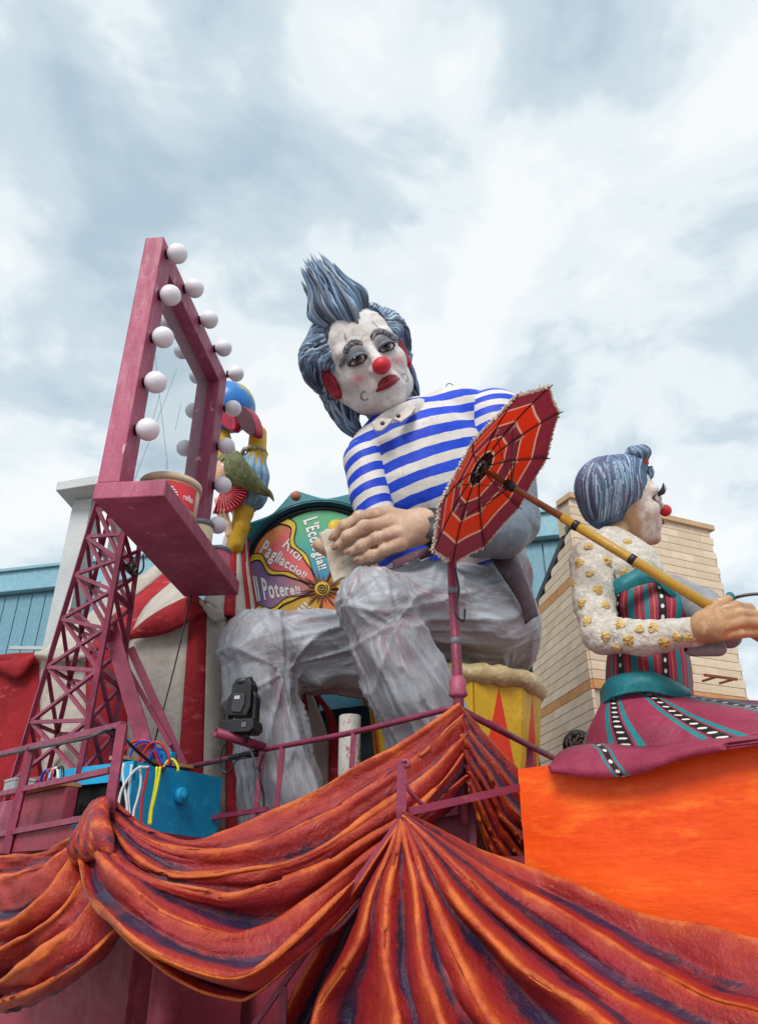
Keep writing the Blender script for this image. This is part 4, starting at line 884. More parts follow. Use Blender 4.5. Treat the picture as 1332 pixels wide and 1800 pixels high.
for s_ in (1, -1):
    ec = (s_ * EX, EY, EZ); eb = MB().ball(hp(*ec), np.array([.145, .15, .105]) * HU, 28, ax=HB.T).build('eye', wht.m, head, True)
    g_ = nrm(HB @ np.array([-.10, 1, .0])); q0 = hp(*ec)
    # gaze towards the viewer's side
    for r_, d_, mt, nm2 in ((.082, .131, iris.m, 'iris'), (.040, .143, pup.m, 'pupil')):
        MB().lathe(q0 + g_ * d_ * HU - g_ * .004, g_, [(-.02, r_ * HU), (.010 * HU, r_ * .98 * HU), (.020 * HU, r_ * .7 * HU), (.026 * HU, 0.0)], 28).build(nm2, mt, eb, True)
    MB().ball(q0 + g_ * .168 * HU + HB @ np.array([-.035, 0, .035]) * HU, .013 * HU, 10).build('glint', M['glass_white'], eb, True)
    lid = []; 
    for t in np.linspace(0, 1, 17):
        a = math.pi * (1 - t); lid.append(hp(s_ * EX + .154 * math.cos(a), .675 + .10 * math.sin(a) - .05 * math.cos(a) * s_, EZ - .014 + .074 * math.sin(a)))
    MB().tube(lid, [.014 * HU + .022 * HU * math.sin(math.pi * t) for t in np.linspace(0, 1, 17)], 10).build('eyelid', lidm, head, True)
    MB().tube([p + HB @ np.array([0, .028, -.026]) * HU for p in lid], .011 * HU, 8).build('eye_liner', liner, head, True)
    low = [hp(s_ * EX + .150 * math.cos(a), .675 + .07 * math.sin(-a) - .05 * math.cos(a) * s_, EZ - .014 + .076 * math.sin(a)) for a in np.linspace(math.pi, math.tau, 15)]
    MB().tube(low, .011 * HU, 8).build('lower_lid', liner, head, True)
    # eyebrow made of short raised tufts
    eb_ = MB()
    for q in range(26):
        t = q / 25; bx = s_ * (.09 + .38 * t); bz = .185 + .135 * math.sin(math.pi * min(t * .8 + .15, 1)) - .12 * t ** 2
        for w in (-.026, 0.0, .026):
            p0 = hp(bx, face_y(bx, bz + w) - .004, bz + w); eb_.tube([p0, p0 + HB @ np.array([s_ * .04, .022 - .02 * t, .05 - .05 * t]) * HU, p0 + HB @ np.array([s_ * .085, .008 - .06 * t, .06 - .11 * t]) * HU], [.022 * HU, .019 * HU, .005 * HU], 5, col=(*lin(random.choice(['#8e9096', '#6a6d76', '#a8aab0', '#52545c'])), 1))
    kk = bpy.data.materials.get('brow_grey')
    if kk is None: q_ = NT('brow_grey', .55); q_.col(q_.attr('Col')); kk = q_.m
    eb_.build('eyebrow', kk, head, True, cols=True)
nose = paint('nose_red', '#cc2c3a', '#bd2230', '#d8525a', .42, 3, 18, .12, .004)
MB().ball(hp(.0, .92, -.25), np.array([.160, .16, .148]) * HU, 32, ax=HB.T).build('nose', nose, head, True)
# sad mouth: two full lips on a curved line
lipm = paint('lip_red', '#8a1f33', '#701628', '#a43c4a', .28, 6, 20, .15, .004)
def lipc(t, dz, dy=0): return (-.27 + .56 * t, .80 - .20 * (2 * t - 1) ** 2 + dy, -.515 + dz - .065 * (2 * t - 1) ** 2 - .05 * (1 - t) + .025)
NL_ = 22
def sn_(t): return max(math.sin(math.pi * t), 0.0)
up_ = union([cap(lipc(a / NL_, .040 * sn_(a / NL_) * (1 - .40 * math.exp(-((a / NL_ - .5) / .09) ** 2)) + .004), lipc((a + 1) / NL_, .040 * sn_((a + 1) / NL_) * (1 - .40 * math.exp(-(((a + 1) / NL_ - .5) / .09) ** 2)) + .004), .010 + .036 * sn_(a / NL_), .010 + .036 * sn_((a + 1) / NL_)) for a in range(NL_)], .01)
dn_ = union([cap(lipc(a / NL_, -.050 * sn_(a / NL_), .014), lipc((a + 1) / NL_, -.050 * sn_((a + 1) / NL_), .014), .010 + .058 * sn_(a / NL_) ** 1.3, .010 + .058 * sn_((a + 1) / NL_) ** 1.3) for a in range(NL_)], .01)
Vl, Fl = snets(lambda P: np.minimum(up_(P), dn_(P)), (-.42, .40, -.84), (.42, .98, -.36), .011); mesh_obj('lips', hpa(Vl), Fl, lipm, head)
MB().tube([hp(*lipc(t, -.004, .045 * math.sin(math.pi * t))) for t in np.linspace(.02, .98, 20)], .006 * HU, 6).build('lip_line', liner, head, True)
earm = paint('ear_red', '#a31f36', '#8c182d', '#b83a4c', .5, 4, 16, .15, .005)
for s_ in (1, -1):
    A_e = np.array(Matrix.Rotation(math.radians(-s_ * 24), 3, 'Z')) 
    f = carve(ell((s_ * .70, .00, -.10), (.085, .17, .29), A_e), ell((s_ * .79, .10, -.05), (.085, .095, .20), A_e), .03)
    f = (lambda g: lambda P: smin(g(P), sph((s_ * .68, .06, -.33), .075)(P), .06))(f)
    V_, F_ = snets(f, (s_ * .74 - .36, -.4, -.55), (s_ * .74 + .36, .4, .35), .022); mesh_obj('ear', hpa(V_), F_, earm, head)
# hair: a base mass and several hundred combed locks
kh = NT('hair_blue', .5, .4); kh.col(kh.mix(kh.ramp(kh.noise(16, 4, .7), [(.5, 0.0), (.72, .4)]), kh.attr('Col'), '#46526a')); kh.bump(kh.noise(40, 4, .65), .4, .01); M['hair'] = kh.m
HCOL = ['#7f9abb', '#6b87a6', '#9cb5ce', '#566d88', '#b2c5d6', '#434f66', '#7490b0', '#8ea7c4', '#626979', '#7a8597', '#384052']
def hcol(): return (*lin(random.choice(HCOL)), 1)
hb_f = union([ell((0, -.24, .40), (.82, .84, .76)), ell((.70, -.26, .24), (.31, .48, .54)), ell((-.70, -.26, .24), (.31, .48, .54)), ell((.55, -.50, -.30), (.30, .34, .55)), ell((-.55, -.50, -.30), (.30, .34, .55)), ell((0, -.6, -.1), (.6, .45, .8))], .1)
hb_f = carve(hb_f, union([ell((0, .62, .12), (.60, .62, .66)), ell((.80, .12, -.12), (.26, .26, .36)), ell((-.80, .12, -.12), (.26, .26, .36))], .05), .05)
hairp = sculpt('hair_mass', lambda P: hb_f(P), (-1.2, -1.4, -1.3), (1.2, .9, 1.4), .035, M['hair'], None, lambda V, N: .03 * fbm(V * np.array([6, 2.5, 6]), 3), lambda V, N: {'Col': np.concatenate([np.array([lin('#41536b')] * len(V)) * (1 + .5 * fbm(V * 5, 3))[:, None], np.ones((len(V), 1))], 1)})
co = np.array([v.co[:] for v in hairp.data.vertices]); hairp.data.vertices.foreach_set('co', (hpa(co) - org(clown)).ravel()); hairp.data.update(); hairp.parent = head; 
strands = MB()
def proj(p):
    """push a point out onto the hair mass"""
    p = np.array(p, np.float32)
    for _ in range(3):
        d = hb_f(p[None])[0]; g_ = np.array([hb_f((p + e_)[None])[0] - d for e_ in np.eye(3, dtype=np.float32) * .02]); g_ /= np.linalg.norm(g_) + 1e-6; p = p - g_ * (d - .012)
    return p
for s_ in (1, -1):
    for q in range(330):
        z0 = random.uniform(-.05, .95); y0 = .50 - .30 * max(0, z0 - .5) + random.uniform(-.05, .05); jit = random.uniform(-.06, .06); x0 = s_ * (.62 - .35 * max(0, z0 - .55) + .05)
        if q > 190: y0 -= random.uniform(.2, .7); z0 = random.uniform(-.4, 1.0); x0 = s_ * .75
        ln = random.uniform(.7, 1.25); P = []; p = np.array([x0, y0, z0])
        for t in np.linspace(0, 1, 8):
            P.append(proj(p)); dz = -.10 - 1.15 * max(0, t - .25) * (1.0 if z0 < .5 else .8); p = P[-1] + np.array([s_ * .03, -.9 + .5 * t, dz + jit + .05 * math.sin(5 * t + q)]) * ln / 7
        P = spl(hpa(P), 16); strands.tube(P, np.interp(np.linspace(0, 1, 16), [0, .15, .7, 1], [.016, .027, .023, .004]) * HU * random.uniform(.55, 1.35), 6, col=hcol())
    for q in range(95):   # tails at the nape
        p0 = np.array([s_ * random.uniform(.40, .78), -.45 + random.uniform(-.2, .22), random.uniform(-.75, -.15)])
        tip = np.array([s_ * random.uniform(.45, .66), -.38 + random.uniform(-.15, .12), random.uniform(-1.22, -.92)])
        P = spl([hp(*proj(p0)), hp(*(proj(p0) * .5 + tip * .5 + np.array([s_ * .07, 0, 0]))), hp(*tip)], 14); strands.tube(P, np.interp(np.linspace(0, 1, 14), [0, .2, .7, 1], [.012, .030, .022, .003]) * HU, 6, col=hcol())
for q in range(130):       # over the crown
    a = random.uniform(-.62, .62); p = np.array([a, .10 - .3 * abs(a), 1.0]); P = []
    for t in range(7): P.append(proj(p)); p = P[-1] + np.array([a * .12, -.2, .02 - .03 * t])
    strands.tube(spl(hpa(P), 14), np.interp(np.linspace(0, 1, 14), [0, .2, .7, 1], [.010, .026, .022, .004]) * HU, 6, col=hcol())
for q in range(290):      # the tall quiff
    a = random.uniform(0, math.tau); rr = math.sqrt(random.random()); bx, by = -.03 + .45 * rr * math.cos(a), .22 + .24 * rr * math.sin(a)
    bz = .92 - .30 * bx * bx + (-.05 - .20 * math.exp(-(bx / .17) ** 2) if by > .3 else .02); hgt = random.uniform(.74, 1.22) * (1 - .12 * rr)
    if by > .28: by += .20 * math.exp(-(bx / .18) ** 2)
    tipx = -.09 + (bx + .03) * .62 + random.uniform(-.09, .09); belly = 1.16 + .1 * random.random()
    P = spl([hp(bx * .8, by, bz - .10), hp(.02 + (bx - .02) * belly, by + .06 * math.sin(a), bz + .28 * hgt), hp(tipx * .55 + bx * .45, by * .9, bz + .65 * hgt), hp(tipx, by * .8 - .06, bz + hgt)], 20)
    strands.tube(P, np.interp(np.linspace(0, 1, 20), [0, .2, .6, .85, 1], [.022, .040, .030, .018, .001]) * HU * random.uniform(.6, 1.4), 6, col=hcol())
so = strands.build('hair_locks', M['hair'], head, True, cols=True); so['kind'] = 'stuff'
# collar with two wings and studs
cm = paint('collar_white', '#c9c3bf', '#b4aaa4', '#d6d2ce', .6, 4, 16, .35, .01)
cn = at(704, 742, 7.72); cax = nrm(hp(0, -.12, -.45) - at(704, 745, 7.9) + np.array([0, 0, .25])); V = []; nn = 46
cx = nrm(_R - cax * (cax @ _R)); cy = np.cross(cax, cx); 
mc = mpp(704, 742, 7.7)
MB().lathe(cn - cax * .12, cax, [(0, 55 * mc), (.06, 58 * mc), (.22, 56 * mc), (.24, 53 * mc), (.1, 50 * mc)], 36).build('collar', cm, clown, True)
for P_ in ([(652, 742, 7.30), (668, 734, 7.24), (690, 736, 7.2), (684, 744, 7.2), (672, 756, 7.23), (660, 757, 7.27)], [(692, 736, 7.2), (704, 722, 7.2), (724, 708, 7.28), (730, 716, 7.27), (722, 728, 7.2), (704, 741, 7.16)]):
    w_ = MB().prism(pl(P_), np.array([0, .035, 0])).build('collar_wing', cm, clown, bevel=.008)
for p in ((672, 744, 7.17), (700, 731, 7.08)): MB().ball(at(*p), (.028, .02, .028), 12).build('stud', M['gunmetal'], clown, True)
MB().tube([at(790, 682, 8.1) + .045 * np.array([math.cos(a), 0, math.sin(a)]) + np.array([0, 0, .03]) for a in np.linspace(0, math.tau, 16)], .006, 6).build('lifting_eye', M['gunmetal'], clown)
# ------------------------------------------------------------------ orange plinth and the dancer figure
co_ = 6.29
pA = on(910, 1352, co_); zt = pA[2]
def pb(u, c, z): return np.array([pA[0], pA[1], 0]) + aX * u + bX * ((c - co_) / math.sqrt(2)) + np.array([0, 0, z])
ob = thing('orange_plinth', 'big bright orange painted plinth under the seated dancer', 'plinth', pb(1.5, 7, 0))
V = []; nu, nv = 60, 40
for i in range(nu):
    for j in range(nv): V.append(pb(3.4 * i / (nu - 1), co_, zt - 1.9 * j / (nv - 1)))
V = np.array(V); nrmv = -bX; V = V + nrmv * (.03 * fbm(V * np.array([1.4, 1.4, 1.8]), 3))[:, None]
mesh_obj('front_panel', V, [f[::-1] for f in grid_faces(nu, nv)], M['orange'], ob)
MB().prism([pb(0, co_ + .012, zt), pb(3.4, co_ + .012, zt), pb(3.4, 8.9, zt), pb(0, 8.9, zt)], (0, 0, -.03)).build('top_board', M['orange'], ob)
MB().prism([pb(-.004, co_ + .02, zt - .001), pb(-.004, 8.9, zt - .001), pb(-.004, 8.9, zt - 1.9), pb(-.004, co_ + .02, zt - 1.9)], aX * .03).build('side_panel', M['orange'], ob)
lady = thing('dancer_statue', 'seated dancer figure with blue hair bun and striped dress gripping the parasol pole', 'statue', at(1150, 1300, 6.0))
YL = 5.75
# skirt: draped over the plinth, with teal and black dotted bands
def skirtmat():
    k = NT('striped_skirt', .55, .35); u, v, _ = k.sepx(k.attr('suv', 'Vector'))
    fu = k.math('FRACT', u); base = k.mix(k.ramp(k.noise(3, 5, .6), [(.38, 0.0), (.66, 1.0)]), '#94324e', '#7f2843')
    base = k.mix(k.ramp(k.noise(7, 5, .7), [(.6, 0.0), (.74, .5)]), base, '#a84a66')
    tl = k.ramp(fu, [(0, 0.0), (.30, 1.0), (.38, 0.0), (.62, 1.0), (.70, 0.0)], 'CONSTANT'); bk = k.ramp(fu, [(0, 0.0), (.42, 1.0), (.58, 0.0)], 'CONSTANT')
    c = k.mix(tl, base, '#157a80'); c = k.mix(bk, c, '#121014')
    dv = k.math('SUBTRACT', k.math('FRACT', v), .5); du = k.math('MULTIPLY', k.math('SUBTRACT', fu, .5), k.attr('sw', 'Fac'))
    r = k.math('SQRT', k.math('ADD', k.math('MULTIPLY', dv, dv), k.math('MULTIPLY', du, du)))
    dot = k.ramp(k.math('ADD', r, k.math('MULTIPLY', k.math('SUBTRACT', k.noise(30, 2), .5), .12)), [(.0, 1.0), (.17, 0.0)], 'CONSTANT')
    c = k.mix(k.math('MULTIPLY', dot, bk), c, '#d8d4cc'); k.col(c); b1 = k.bump(k.noise(4, 6, .68, dist=.5), .6, .05); k.bump(k.noise(40, 4, .6), .25, .006, b1); return k.m
M['skirt'] = skirtmat()
def loft(curves, nu, sub, name, mat, parent, uv=None, disp=.02, dscale=3.0, thick=.02, extra=None, cat=None, kindv=None):
    """smooth surface through a list of 3-D curves (first curve first); returns the object"""
    Cs = np.array([spl(c, nu) for c in curves]); m = len(Cs); rows = []
    W = np.linspace(0, m - 1, (m - 1) * sub + 1); cols = np.empty((len(W), nu, 3))
    for q in range(nu): cols[:, q] = cr_eval(Cs[:, q], W)
    V = cols.reshape(-1, 3); Fc = np.array(grid_faces(len(W), nu)); N = vnorm(V, Fc)
    V = V + N * (disp * fbm(V * dscale, 4))[:, None]
    at_ = uv(W, np.linspace(0, 1, nu), V) if uv else None
    o = mesh_obj(name, V, Fc, mat, parent, True, at_)
    if thick: o.modifiers.new('thickness', 'SOLIDIFY').thickness = thick
    return o
def cr_eval(P, W):
    n = len(P); Q = np.concatenate([[2 * P[0] - P[1]], P, [2 * P[-1] - P[-2]]]); i = np.clip(np.floor(W).astype(int), 0, n - 2); t = (W - i)[:, None]
    a, b, c, d = Q[i], Q[i + 1], Q[i + 2], Q[i + 3]
    return .5 * (2 * b + (c - a) * t + (2 * a - 5 * b + 4 * c - d) * t * t + (3 * b - a - 3 * c + d) * t ** 3)
def skuv(off, reps, vrep, wfac):
    def f(W, T, V):
        u = np.repeat(W[:, None], len(T), 1); v = np.repeat(T[None], len(W), 0)
        return {'suv': np.stack([(u * reps + off).ravel(), (v * vrep).ravel(), 0 * u.ravel()], 1), 'sw': np.full(u.size, wfac)}
    return f
# each curve runs from the waist down to the hem; curves go round from the back (left) to the lap (right)
sk = [[(1066, 1222, 6.15), (1040, 1290, 6.3), (1010, 1330, 6.6)],
      [(1062, 1226, 5.9), (1038, 1275, 5.8), (1030, 1318, 5.75)],
      [(1072, 1216, 5.62), (1060, 1265, 5.42), (1068, 1316, 5.32)],
      [(1088, 1212, 5.5), (1110, 1260, 5.2), (1150, 1312, 5.02)],
      [(1112, 1213, 5.45), (1172, 1262, 5.05), (1235, 1306, 4.82)],
      [(1145, 1216, 5.45), (1240, 1258, 4.95), (1330, 1290, 4.66)],
      [(1180, 1220, 5.5), (1300, 1246, 4.98), (1420, 1268, 4.6)],
      [(1205, 1222, 5.6), (1330, 1236, 5.15), (1450, 1240, 4.75)],
      [(1210, 1221, 5.8), (1330, 1229, 5.5), (1450, 1226, 5.2)]]
loft([pl(c) for c in sk], 40, 10, 'skirt', M['skirt'], lady, skuv(.28, .5, 12.0, 3.0), .02, 3.0)
hem = [[(968, 1352, 5.62), (995, 1322, 5.5), (1060, 1312, 5.28), (1140, 1318, 5.02), (1220, 1306, 4.78), (1340, 1296, 4.55), (1400, 1290, 4.4)],
       [(966, 1352, 5.5), (998, 1332, 5.32), (1060, 1326, 5.12), (1140, 1330, 4.90), (1220, 1314, 4.68), (1340, 1299, 4.47), (1400, 1292, 4.36)],
       [(968, 1353, 5.4), (1005, 1350, 5.18), (1060, 1352, 5.0), (1130, 1344, 4.84), (1220, 1320, 4.64), (1340, 1302, 4.44), (1400, 1294, 4.34)],
       [(972, 1356, 5.38), (1015, 1362, 5.14), (1070, 1366, 4.98), (1130, 1357, 4.83), (1215, 1325, 4.63), (1340, 1304, 4.44), (1400, 1295, 4.34)]]
def hemuv(W, T, V):
    t = np.repeat(T[None], len(W), 0); w = np.repeat(W[:, None], len(T), 1)
    return {'suv': np.stack([np.clip(((t - .245 - .03 * w) / .15 + .5).ravel(), .01, .99), (w * 1.5).ravel(), 0 * t.ravel()], 1), 'sw': np.full(t.size, 3.0)}
loft([[on(x_, y_, c_) for x_, y_ in [q[:2] for q in c]] for c, c_ in zip(hem, (6.7, 6.25, 6.13, 6.14))], 90, 8, 'skirt_hem', M['skirt'], lady, hemuv, .015, 3.0)
# bodice with vertical bands
bod = [at(1142, 1215, YL), at(1140, 1150, YL), at(1138, 1080, YL), at(1128, 1010, YL + .02)]
ms = mpp(1140, 1110, YL)
def bodf(): return union([cap(at(1140, 1240, YL), at(1139, 1185, YL), 72 * ms, 66 * ms), cap(at(1139, 1185, YL), at(1136, 1090, YL - .02), 64 * ms, 66 * ms), cap(at(1136, 1090, YL), at(1118, 1015, YL + .03), 66 * ms, 52 * ms), sph(at(1163, 1075, YL - .12), 45 * ms)], .09)
def bodcol():
    k = NT('striped_bodice', .55, .35); u, v, _ = k.sepx(k.attr('suv', 'Vector')); fu = k.math('FRACT', k.math('ADD', u, k.math('MULTIPLY', k.math('SUBTRACT', k.noise(6, 2), .5), .06)))
    R1, T1, O1, K1 = '#8c2444', '#14757c', '#c0503a', '#121014'
    c = k.ramp(fu, [(0, K1), (.16, R1), (.24, O1), (.275, R1), (.36, T1), (.50, R1), (.60, O1), (.63, R1), (.72, T1), (.82, R1), (.90, O1), (.93, R1)], 'CONSTANT')
    bk = k.ramp(fu, [(0, 1.0), (.16, 0.0)], 'CONSTANT'); dv = k.math('SUBTRACT', k.math('FRACT', v), .5); du = k.math('MULTIPLY', k.math('SUBTRACT', fu, .08), 6.0)
    r = k.math('SQRT', k.math('ADD', k.math('MULTIPLY', dv, dv), k.math('MULTIPLY', du, du))); dot = k.ramp(r, [(0, 1.0), (.2, 0.0)], 'CONSTANT')
    c = k.mix(k.math('MULTIPLY', dot, bk), c, '#d8d4cc'); c = k.mix(k.ramp(k.noise(8, 5, .7), [(.62, 0.0), (.76, .45)]), c, '#b9a4b0'); k.col(c); b1 = k.bump(k.noise(6, 5, .6), .3, .02); k.bump(k.noise(40, 4, .6), .2, .004, b1); return k.m
def boduv(V, N):
    ax_c = np.stack([np.interp(V[:, 2], [bod[0][2], bod[3][2]], [bod[0][k_], bod[3][k_]]) for k_ in (0, 1)], 1); a = np.arctan2(V[:, 0] - ax_c[:, 0], -(V[:, 1] - ax_c[:, 1]))
    return {'suv': np.stack([a / math.tau * 6.0 + 7.03, V[:, 2] * 12, 0 * a], 1)}
b1_, b2_ = lohi((1140, 1245, YL, 75), (1118, 1015, YL, 70), (1165, 1075, YL - .1, 50), pad=.12)
ztop = at(1110, 1018, YL)[2]
sculpt('bodice', bodf(), b1_, (b2_[0], b2_[1], at(1120, 1008, YL - .3)[2]), .022, bodcol(), lady, None, boduv)
tl = paint('teal_sash', '#14727c', '#0f616c', '#2f8f98', .5, 3, 14, .25, .01)
def ring(pts, h0, h1, name, mat, thick=.02):
    """sash: a list of (px, py, Y, height px)"""
    up = [at(p[0], p[1], p[2]) for p in pts]; dn = [at(p[0], p[1] + p[3], p[2] - .01) for p in pts]; mid = [(a + b) / 2 + np.array([0, -.025, 0]) for a, b in zip(up, dn)]
    loft([up, mid, dn], 40, 6, name, mat, lady, None, .008, 4, thick)
ring([(1070, 1040, 5.6, 22), (1082, 1024, 5.42, 24), (1105, 1010, 5.36, 25), (1135, 1001, 5.36, 24), (1155, 1004, 5.40, 22), (1175, 1030, 5.42, 16), (1187, 1050, 5.5, 12)], 0, 0, 'neckline_band', tl)
ring([(1058, 1216, 5.8, 34), (1072, 1196, 5.5, 36), (1100, 1186, 5.36, 34), (1140, 1184, 5.30, 32), (1180, 1198, 5.34, 26), (1208, 1214, 5.5, 12)], 0, 0, 'waist_sash', tl)
# blouse with raised rosettes
def blousemat():
    k = NT('rosette_blouse', .6, .3); c = k.mix(k.ramp(k.noise(7, 5, .7), [(.4, 0.0), (.7, 1.0)]), '#ebe5dc', '#dad2c6')
    vo = k.n('ShaderNodeTexVoronoi'); vo.inputs['Scale'].default_value = 4.6; vo.inputs['Randomness'].default_value = .75; k.put(k.obj, vo.inputs['Vector'])
    dd = k.math('ADD', vo.outputs['Distance'], k.math('MULTIPLY', k.math('SUBTRACT', k.noise(22, 3, .7), .5), .12))
    f = k.ramp(dd, [(.0, .0), (1, 0.0)]); ringp = k.math('SINE', k.math('MULTIPLY', vo.outputs['Distance'], 95.0))
    gold_ = k.mix(k.ramp(ringp, [(.3, 0.0), (.6, 1.0)]), '#a8813c', '#c9ab68'); k.col(k.mix(k.math('MULTIPLY', f, .85), c, gold_))
    h = k.math('ADD', k.noise(16, 6, .75, dist=1.2), k.math('MULTIPLY', f, k.math('MULTIPLY', ringp, .25))); b = k.bump(h, .9, .05); return k.m
bm_ = blousemat()
blf = union(CH((1062, 1000, 5.75, 48), (1104, 1010, 5.72, 52), (1120, 1040, 5.75, 52)) + CH((1038, 985, 5.68, 33), (1075, 966, 5.78, 34), (1108, 980, 5.8, 30)), .1)
slf = union(CH((1038, 987, 5.6, 35), (1042, 1050, 5.5, 32), (1056, 1114, 5.42, 29)) + CH((1056, 1116, 5.42, 29), (1130, 1122, 5.18, 26), (1216, 1112, 4.95, 22)), .05)
def rough_(V, N): return .016 * fbm(V * 9, 3) + .008 * fbm(V * 24, 2)
from mathutils.bvhtree import BVHTree
def rough_(V, N): return .018 * fbm(V * 9, 3) + .018 * (1 - np.abs(fbm(V * np.array([22, 22, 30]) + 2 * fbm(V * 6, 2)[:, None], 2)))
blo = sculpt('blouse', blf, *lohi((1062, 1000, 5.75, 50), (1120, 1040, 5.75, 54), (1108, 960, 5.8, 40), (1035, 985, 5.7, 40), pad=.1), .016, bm_, lady, rough_)
slo = sculpt('sleeve', slf, *lohi((1036, 985, 5.6, 42), (1056, 1114, 5.42, 36), (1216, 1112, 4.95, 26), pad=.08), .013, bm_, lady, rough_)
gm_ = paint('rosette_gold', '#bd9a58', '#d4bb84', '#a07c40', .55, 9, 30, .3, .006)
def on_mesh(o):
    off = org(o); vs_ = [Vector(v.co) + Vector(off) for v in o.data.vertices]; return BVHTree.FromPolygons(vs_, [p.vertices[:] for p in o.data.polygons])
tb, ts = on_mesh(blo), on_mesh(slo)
for i, (zx, zy) in enumerate(((160, 520), (222, 540), (320, 620), (228, 685), (175, 630), (190, 845), (310, 850), (212, 935), (270, 770), (150, 740), (385, 955), (490, 975), (565, 970), (310, 1015), (437, 1040), (370, 1080), (620, 1050), (685, 1020), (745, 1025), (470, 640), (415, 680), (430, 520), (370, 560))):
    px, py = 960 + zx / 3, 780 + zy / 3; d = Vector(nrm(ray(px, py))); hits = [t_.ray_cast(Vector(EYE), d) for t_ in (ts, tb)]; hits = [h_ for h_ in hits if h_[0] is not None]
    if not hits: continue
    h_ = min(hits, key=lambda q_: q_[3]); p = np.array(h_[0]); nn_ = nrm(np.array(h_[1])); nn_ = nn_ if nn_ @ np.array(d) < 0 else -nn_; tx = nrm(np.cross(nn_, (0.2, .1, 1))); ty = np.cross(nn_, tx)
    rz = MB(); R0 = random.uniform(.026, .038); ph = random.uniform(0, 6)
    for rr, hh, tr in ((R0, .000, .008), (R0 * .68, .004, .009), (R0 * .36, .008, .009)):
        rz.tube([p + nn_ * (hh + .004 * math.sin(5 * a + ph)) + (tx * math.cos(a) + ty * math.sin(a)) * rr * (1 + .12 * math.sin(3 * a + ph + rr * 90)) for a in np.linspace(0, math.tau, 22)], tr, 6, cap=False)
    rz.ball(p + nn_ * .006, .010, 8); rz.build('rosette', gm_, slo, True)
gsl = paint('far_sleeve_grey', '#8d8f96', '#7b7e86', '#a2a3a8', .55, 4, 16, .4, .012)
sculpt('far_sleeve', union(CH((1180, 1040, 5.7, 30), (1232, 1066, 5.45, 32), (1262, 1100, 5.2, 27), (1280, 1118, 5.05, 22)) + CH((1215, 1140, 5.1, 14), (1262, 1140, 5.0, 14)), .05), *lohi((1180, 1040, 5.7, 34), (1232, 1066, 5.45, 36), (1280, 1140, 5.0, 26), pad=.08), .02, gsl, lady)
# the hand round the pole
hs = paint('dancer_skin', '#b58e6a', '#a17a57', '#cdae8c', .5, 5, 20, .25, .006); M['dskin'] = hs
HY = 4.86
pole0, pole1 = at(868, 832, 5.26), at(1290, 1092, HY + .02)
pdir = nrm(pole1 - pole0)
fg = [[(1262, 1078, HY - .10, 13), (1292, 1066, HY - .10, 11), (1316, 1070, HY - .03, 9.5), (1322, 1086, HY + .05, 8.5)],
      [(1266, 1090, HY - .12, 13), (1300, 1079, HY - .13, 11), (1326, 1082, HY - .06, 10), (1334, 1098, HY + .03, 9)],
      [(1268, 1102, HY - .12, 13), (1304, 1094, HY - .14, 11), (1332, 1096, HY - .08, 10), (1340, 1112, HY + .02, 9)],
      [(1266, 1116, HY - .08, 12), (1300, 1112, HY - .11, 10), (1324, 1112, HY - .06, 9), (1334, 1122, HY + .02, 8)]]
pal = union(CH((1218, 1112, 4.94, 21), (1242, 1102, HY, 25)) + [f for q in fg for f in CH((1244, 1100, HY, 22), (*q[0][:3], q[0][3] * .85))], .05)
thb = union(CH((1240, 1088, HY + .02, 17), (1262, 1066, HY + .06, 12), (1282, 1052, HY + .08, 9)), .03)
def dh(P):
    r = pal(P)
    for q in fg: r = smin(r, union(CH(*[(a, b, c, d * .92) for a, b, c, d in q]), .015)(P), .008)
    return smin(r, thb(P), .03)
dho = sculpt('hand', dh, *lohi((1218, 1112, 4.94, 24), (1244, 1100, HY, 30), (1282, 1050, HY + .1, 12), (1345, 1125, HY - .1, 14), pad=.06), .0105, hs, lady, lambda V, N: .005 * fbm(V * 9, 3))
a_, r_ = S(1283, 1050, HY + .06, 8); MB().ball(a_, (r_ * 1.1, r_ * .6, r_ * 1.3), 12).build('nail', tl, dho, True)
pol2 = at(1345, 1112, HY - .03)
# head in profile, turned away to the right
LC, LB = frame(1096, 886, 5.8, 112, 4, 3)
if (LB[:, 1] @ _R) < 0: print('dancer yaw?')
LU = 78 * mpp(1094, 886, 5.8)
def lpa(A_): return LC + LU * (np.asarray(A_, float) @ LB.T)
def lp(*a): return lpa([a])[0]
lhf = union([ell((0, -.10, .34), (.62, .76, .66)), ell((0, .16, -.1), (.54, .54, .80)), ell((0, .34, -.66), (.34, .34, .34)), sph((0, .60, -.84), .15), sph((.33, .42, -.18), .22), sph((-.33, .42, -.18), .22), cap((0, .70, .15), (0, .84, -.18), .08), ell((0, .62, -.5), (.22, .18, .22)), cap((-.38, .56, .24), (.38, .56, .24), .09)], .14)
lhf2 = carve(lhf, union([ell((.27, .80, .03), (.2, .16, .13)), ell((-.27, .80, .03), (.2, .16, .13))], .02), .06)
Vd, Fd = snets(lhf2, (-.9, -1.1, -1.15), (.9, 1.1, 1.15), .032); Nd = vnorm(Vd, Fd); Vd = Vd + Nd * (.010 * fbm(Vd * 6, 3))[:, None]
Cd = np.tile(np.array(lin('#bb9778')), (len(Vd), 1)); xd, yd, zd = Vd.T
Cd = blend(Cd, 1.0 * sstep(.06, .24, yd + .10 * fbm(Vd * 4, 2) + .12 * np.clip(zd + .4, -1, .4)) * sstep(-1.0, -.7, zd), '#d8d0c8'); Cd = blend(Cd, .5 * sstep(.05, .4, fbm(Vd * 7, 3)), '#9c7f68')
for s_ in (1, -1): Cd = blend(Cd, sstep(1.1, .9, np.hypot((xd - s_ * .27) / .22, (zd - .03) / .13)) * (yd > .3), '#2a2226')
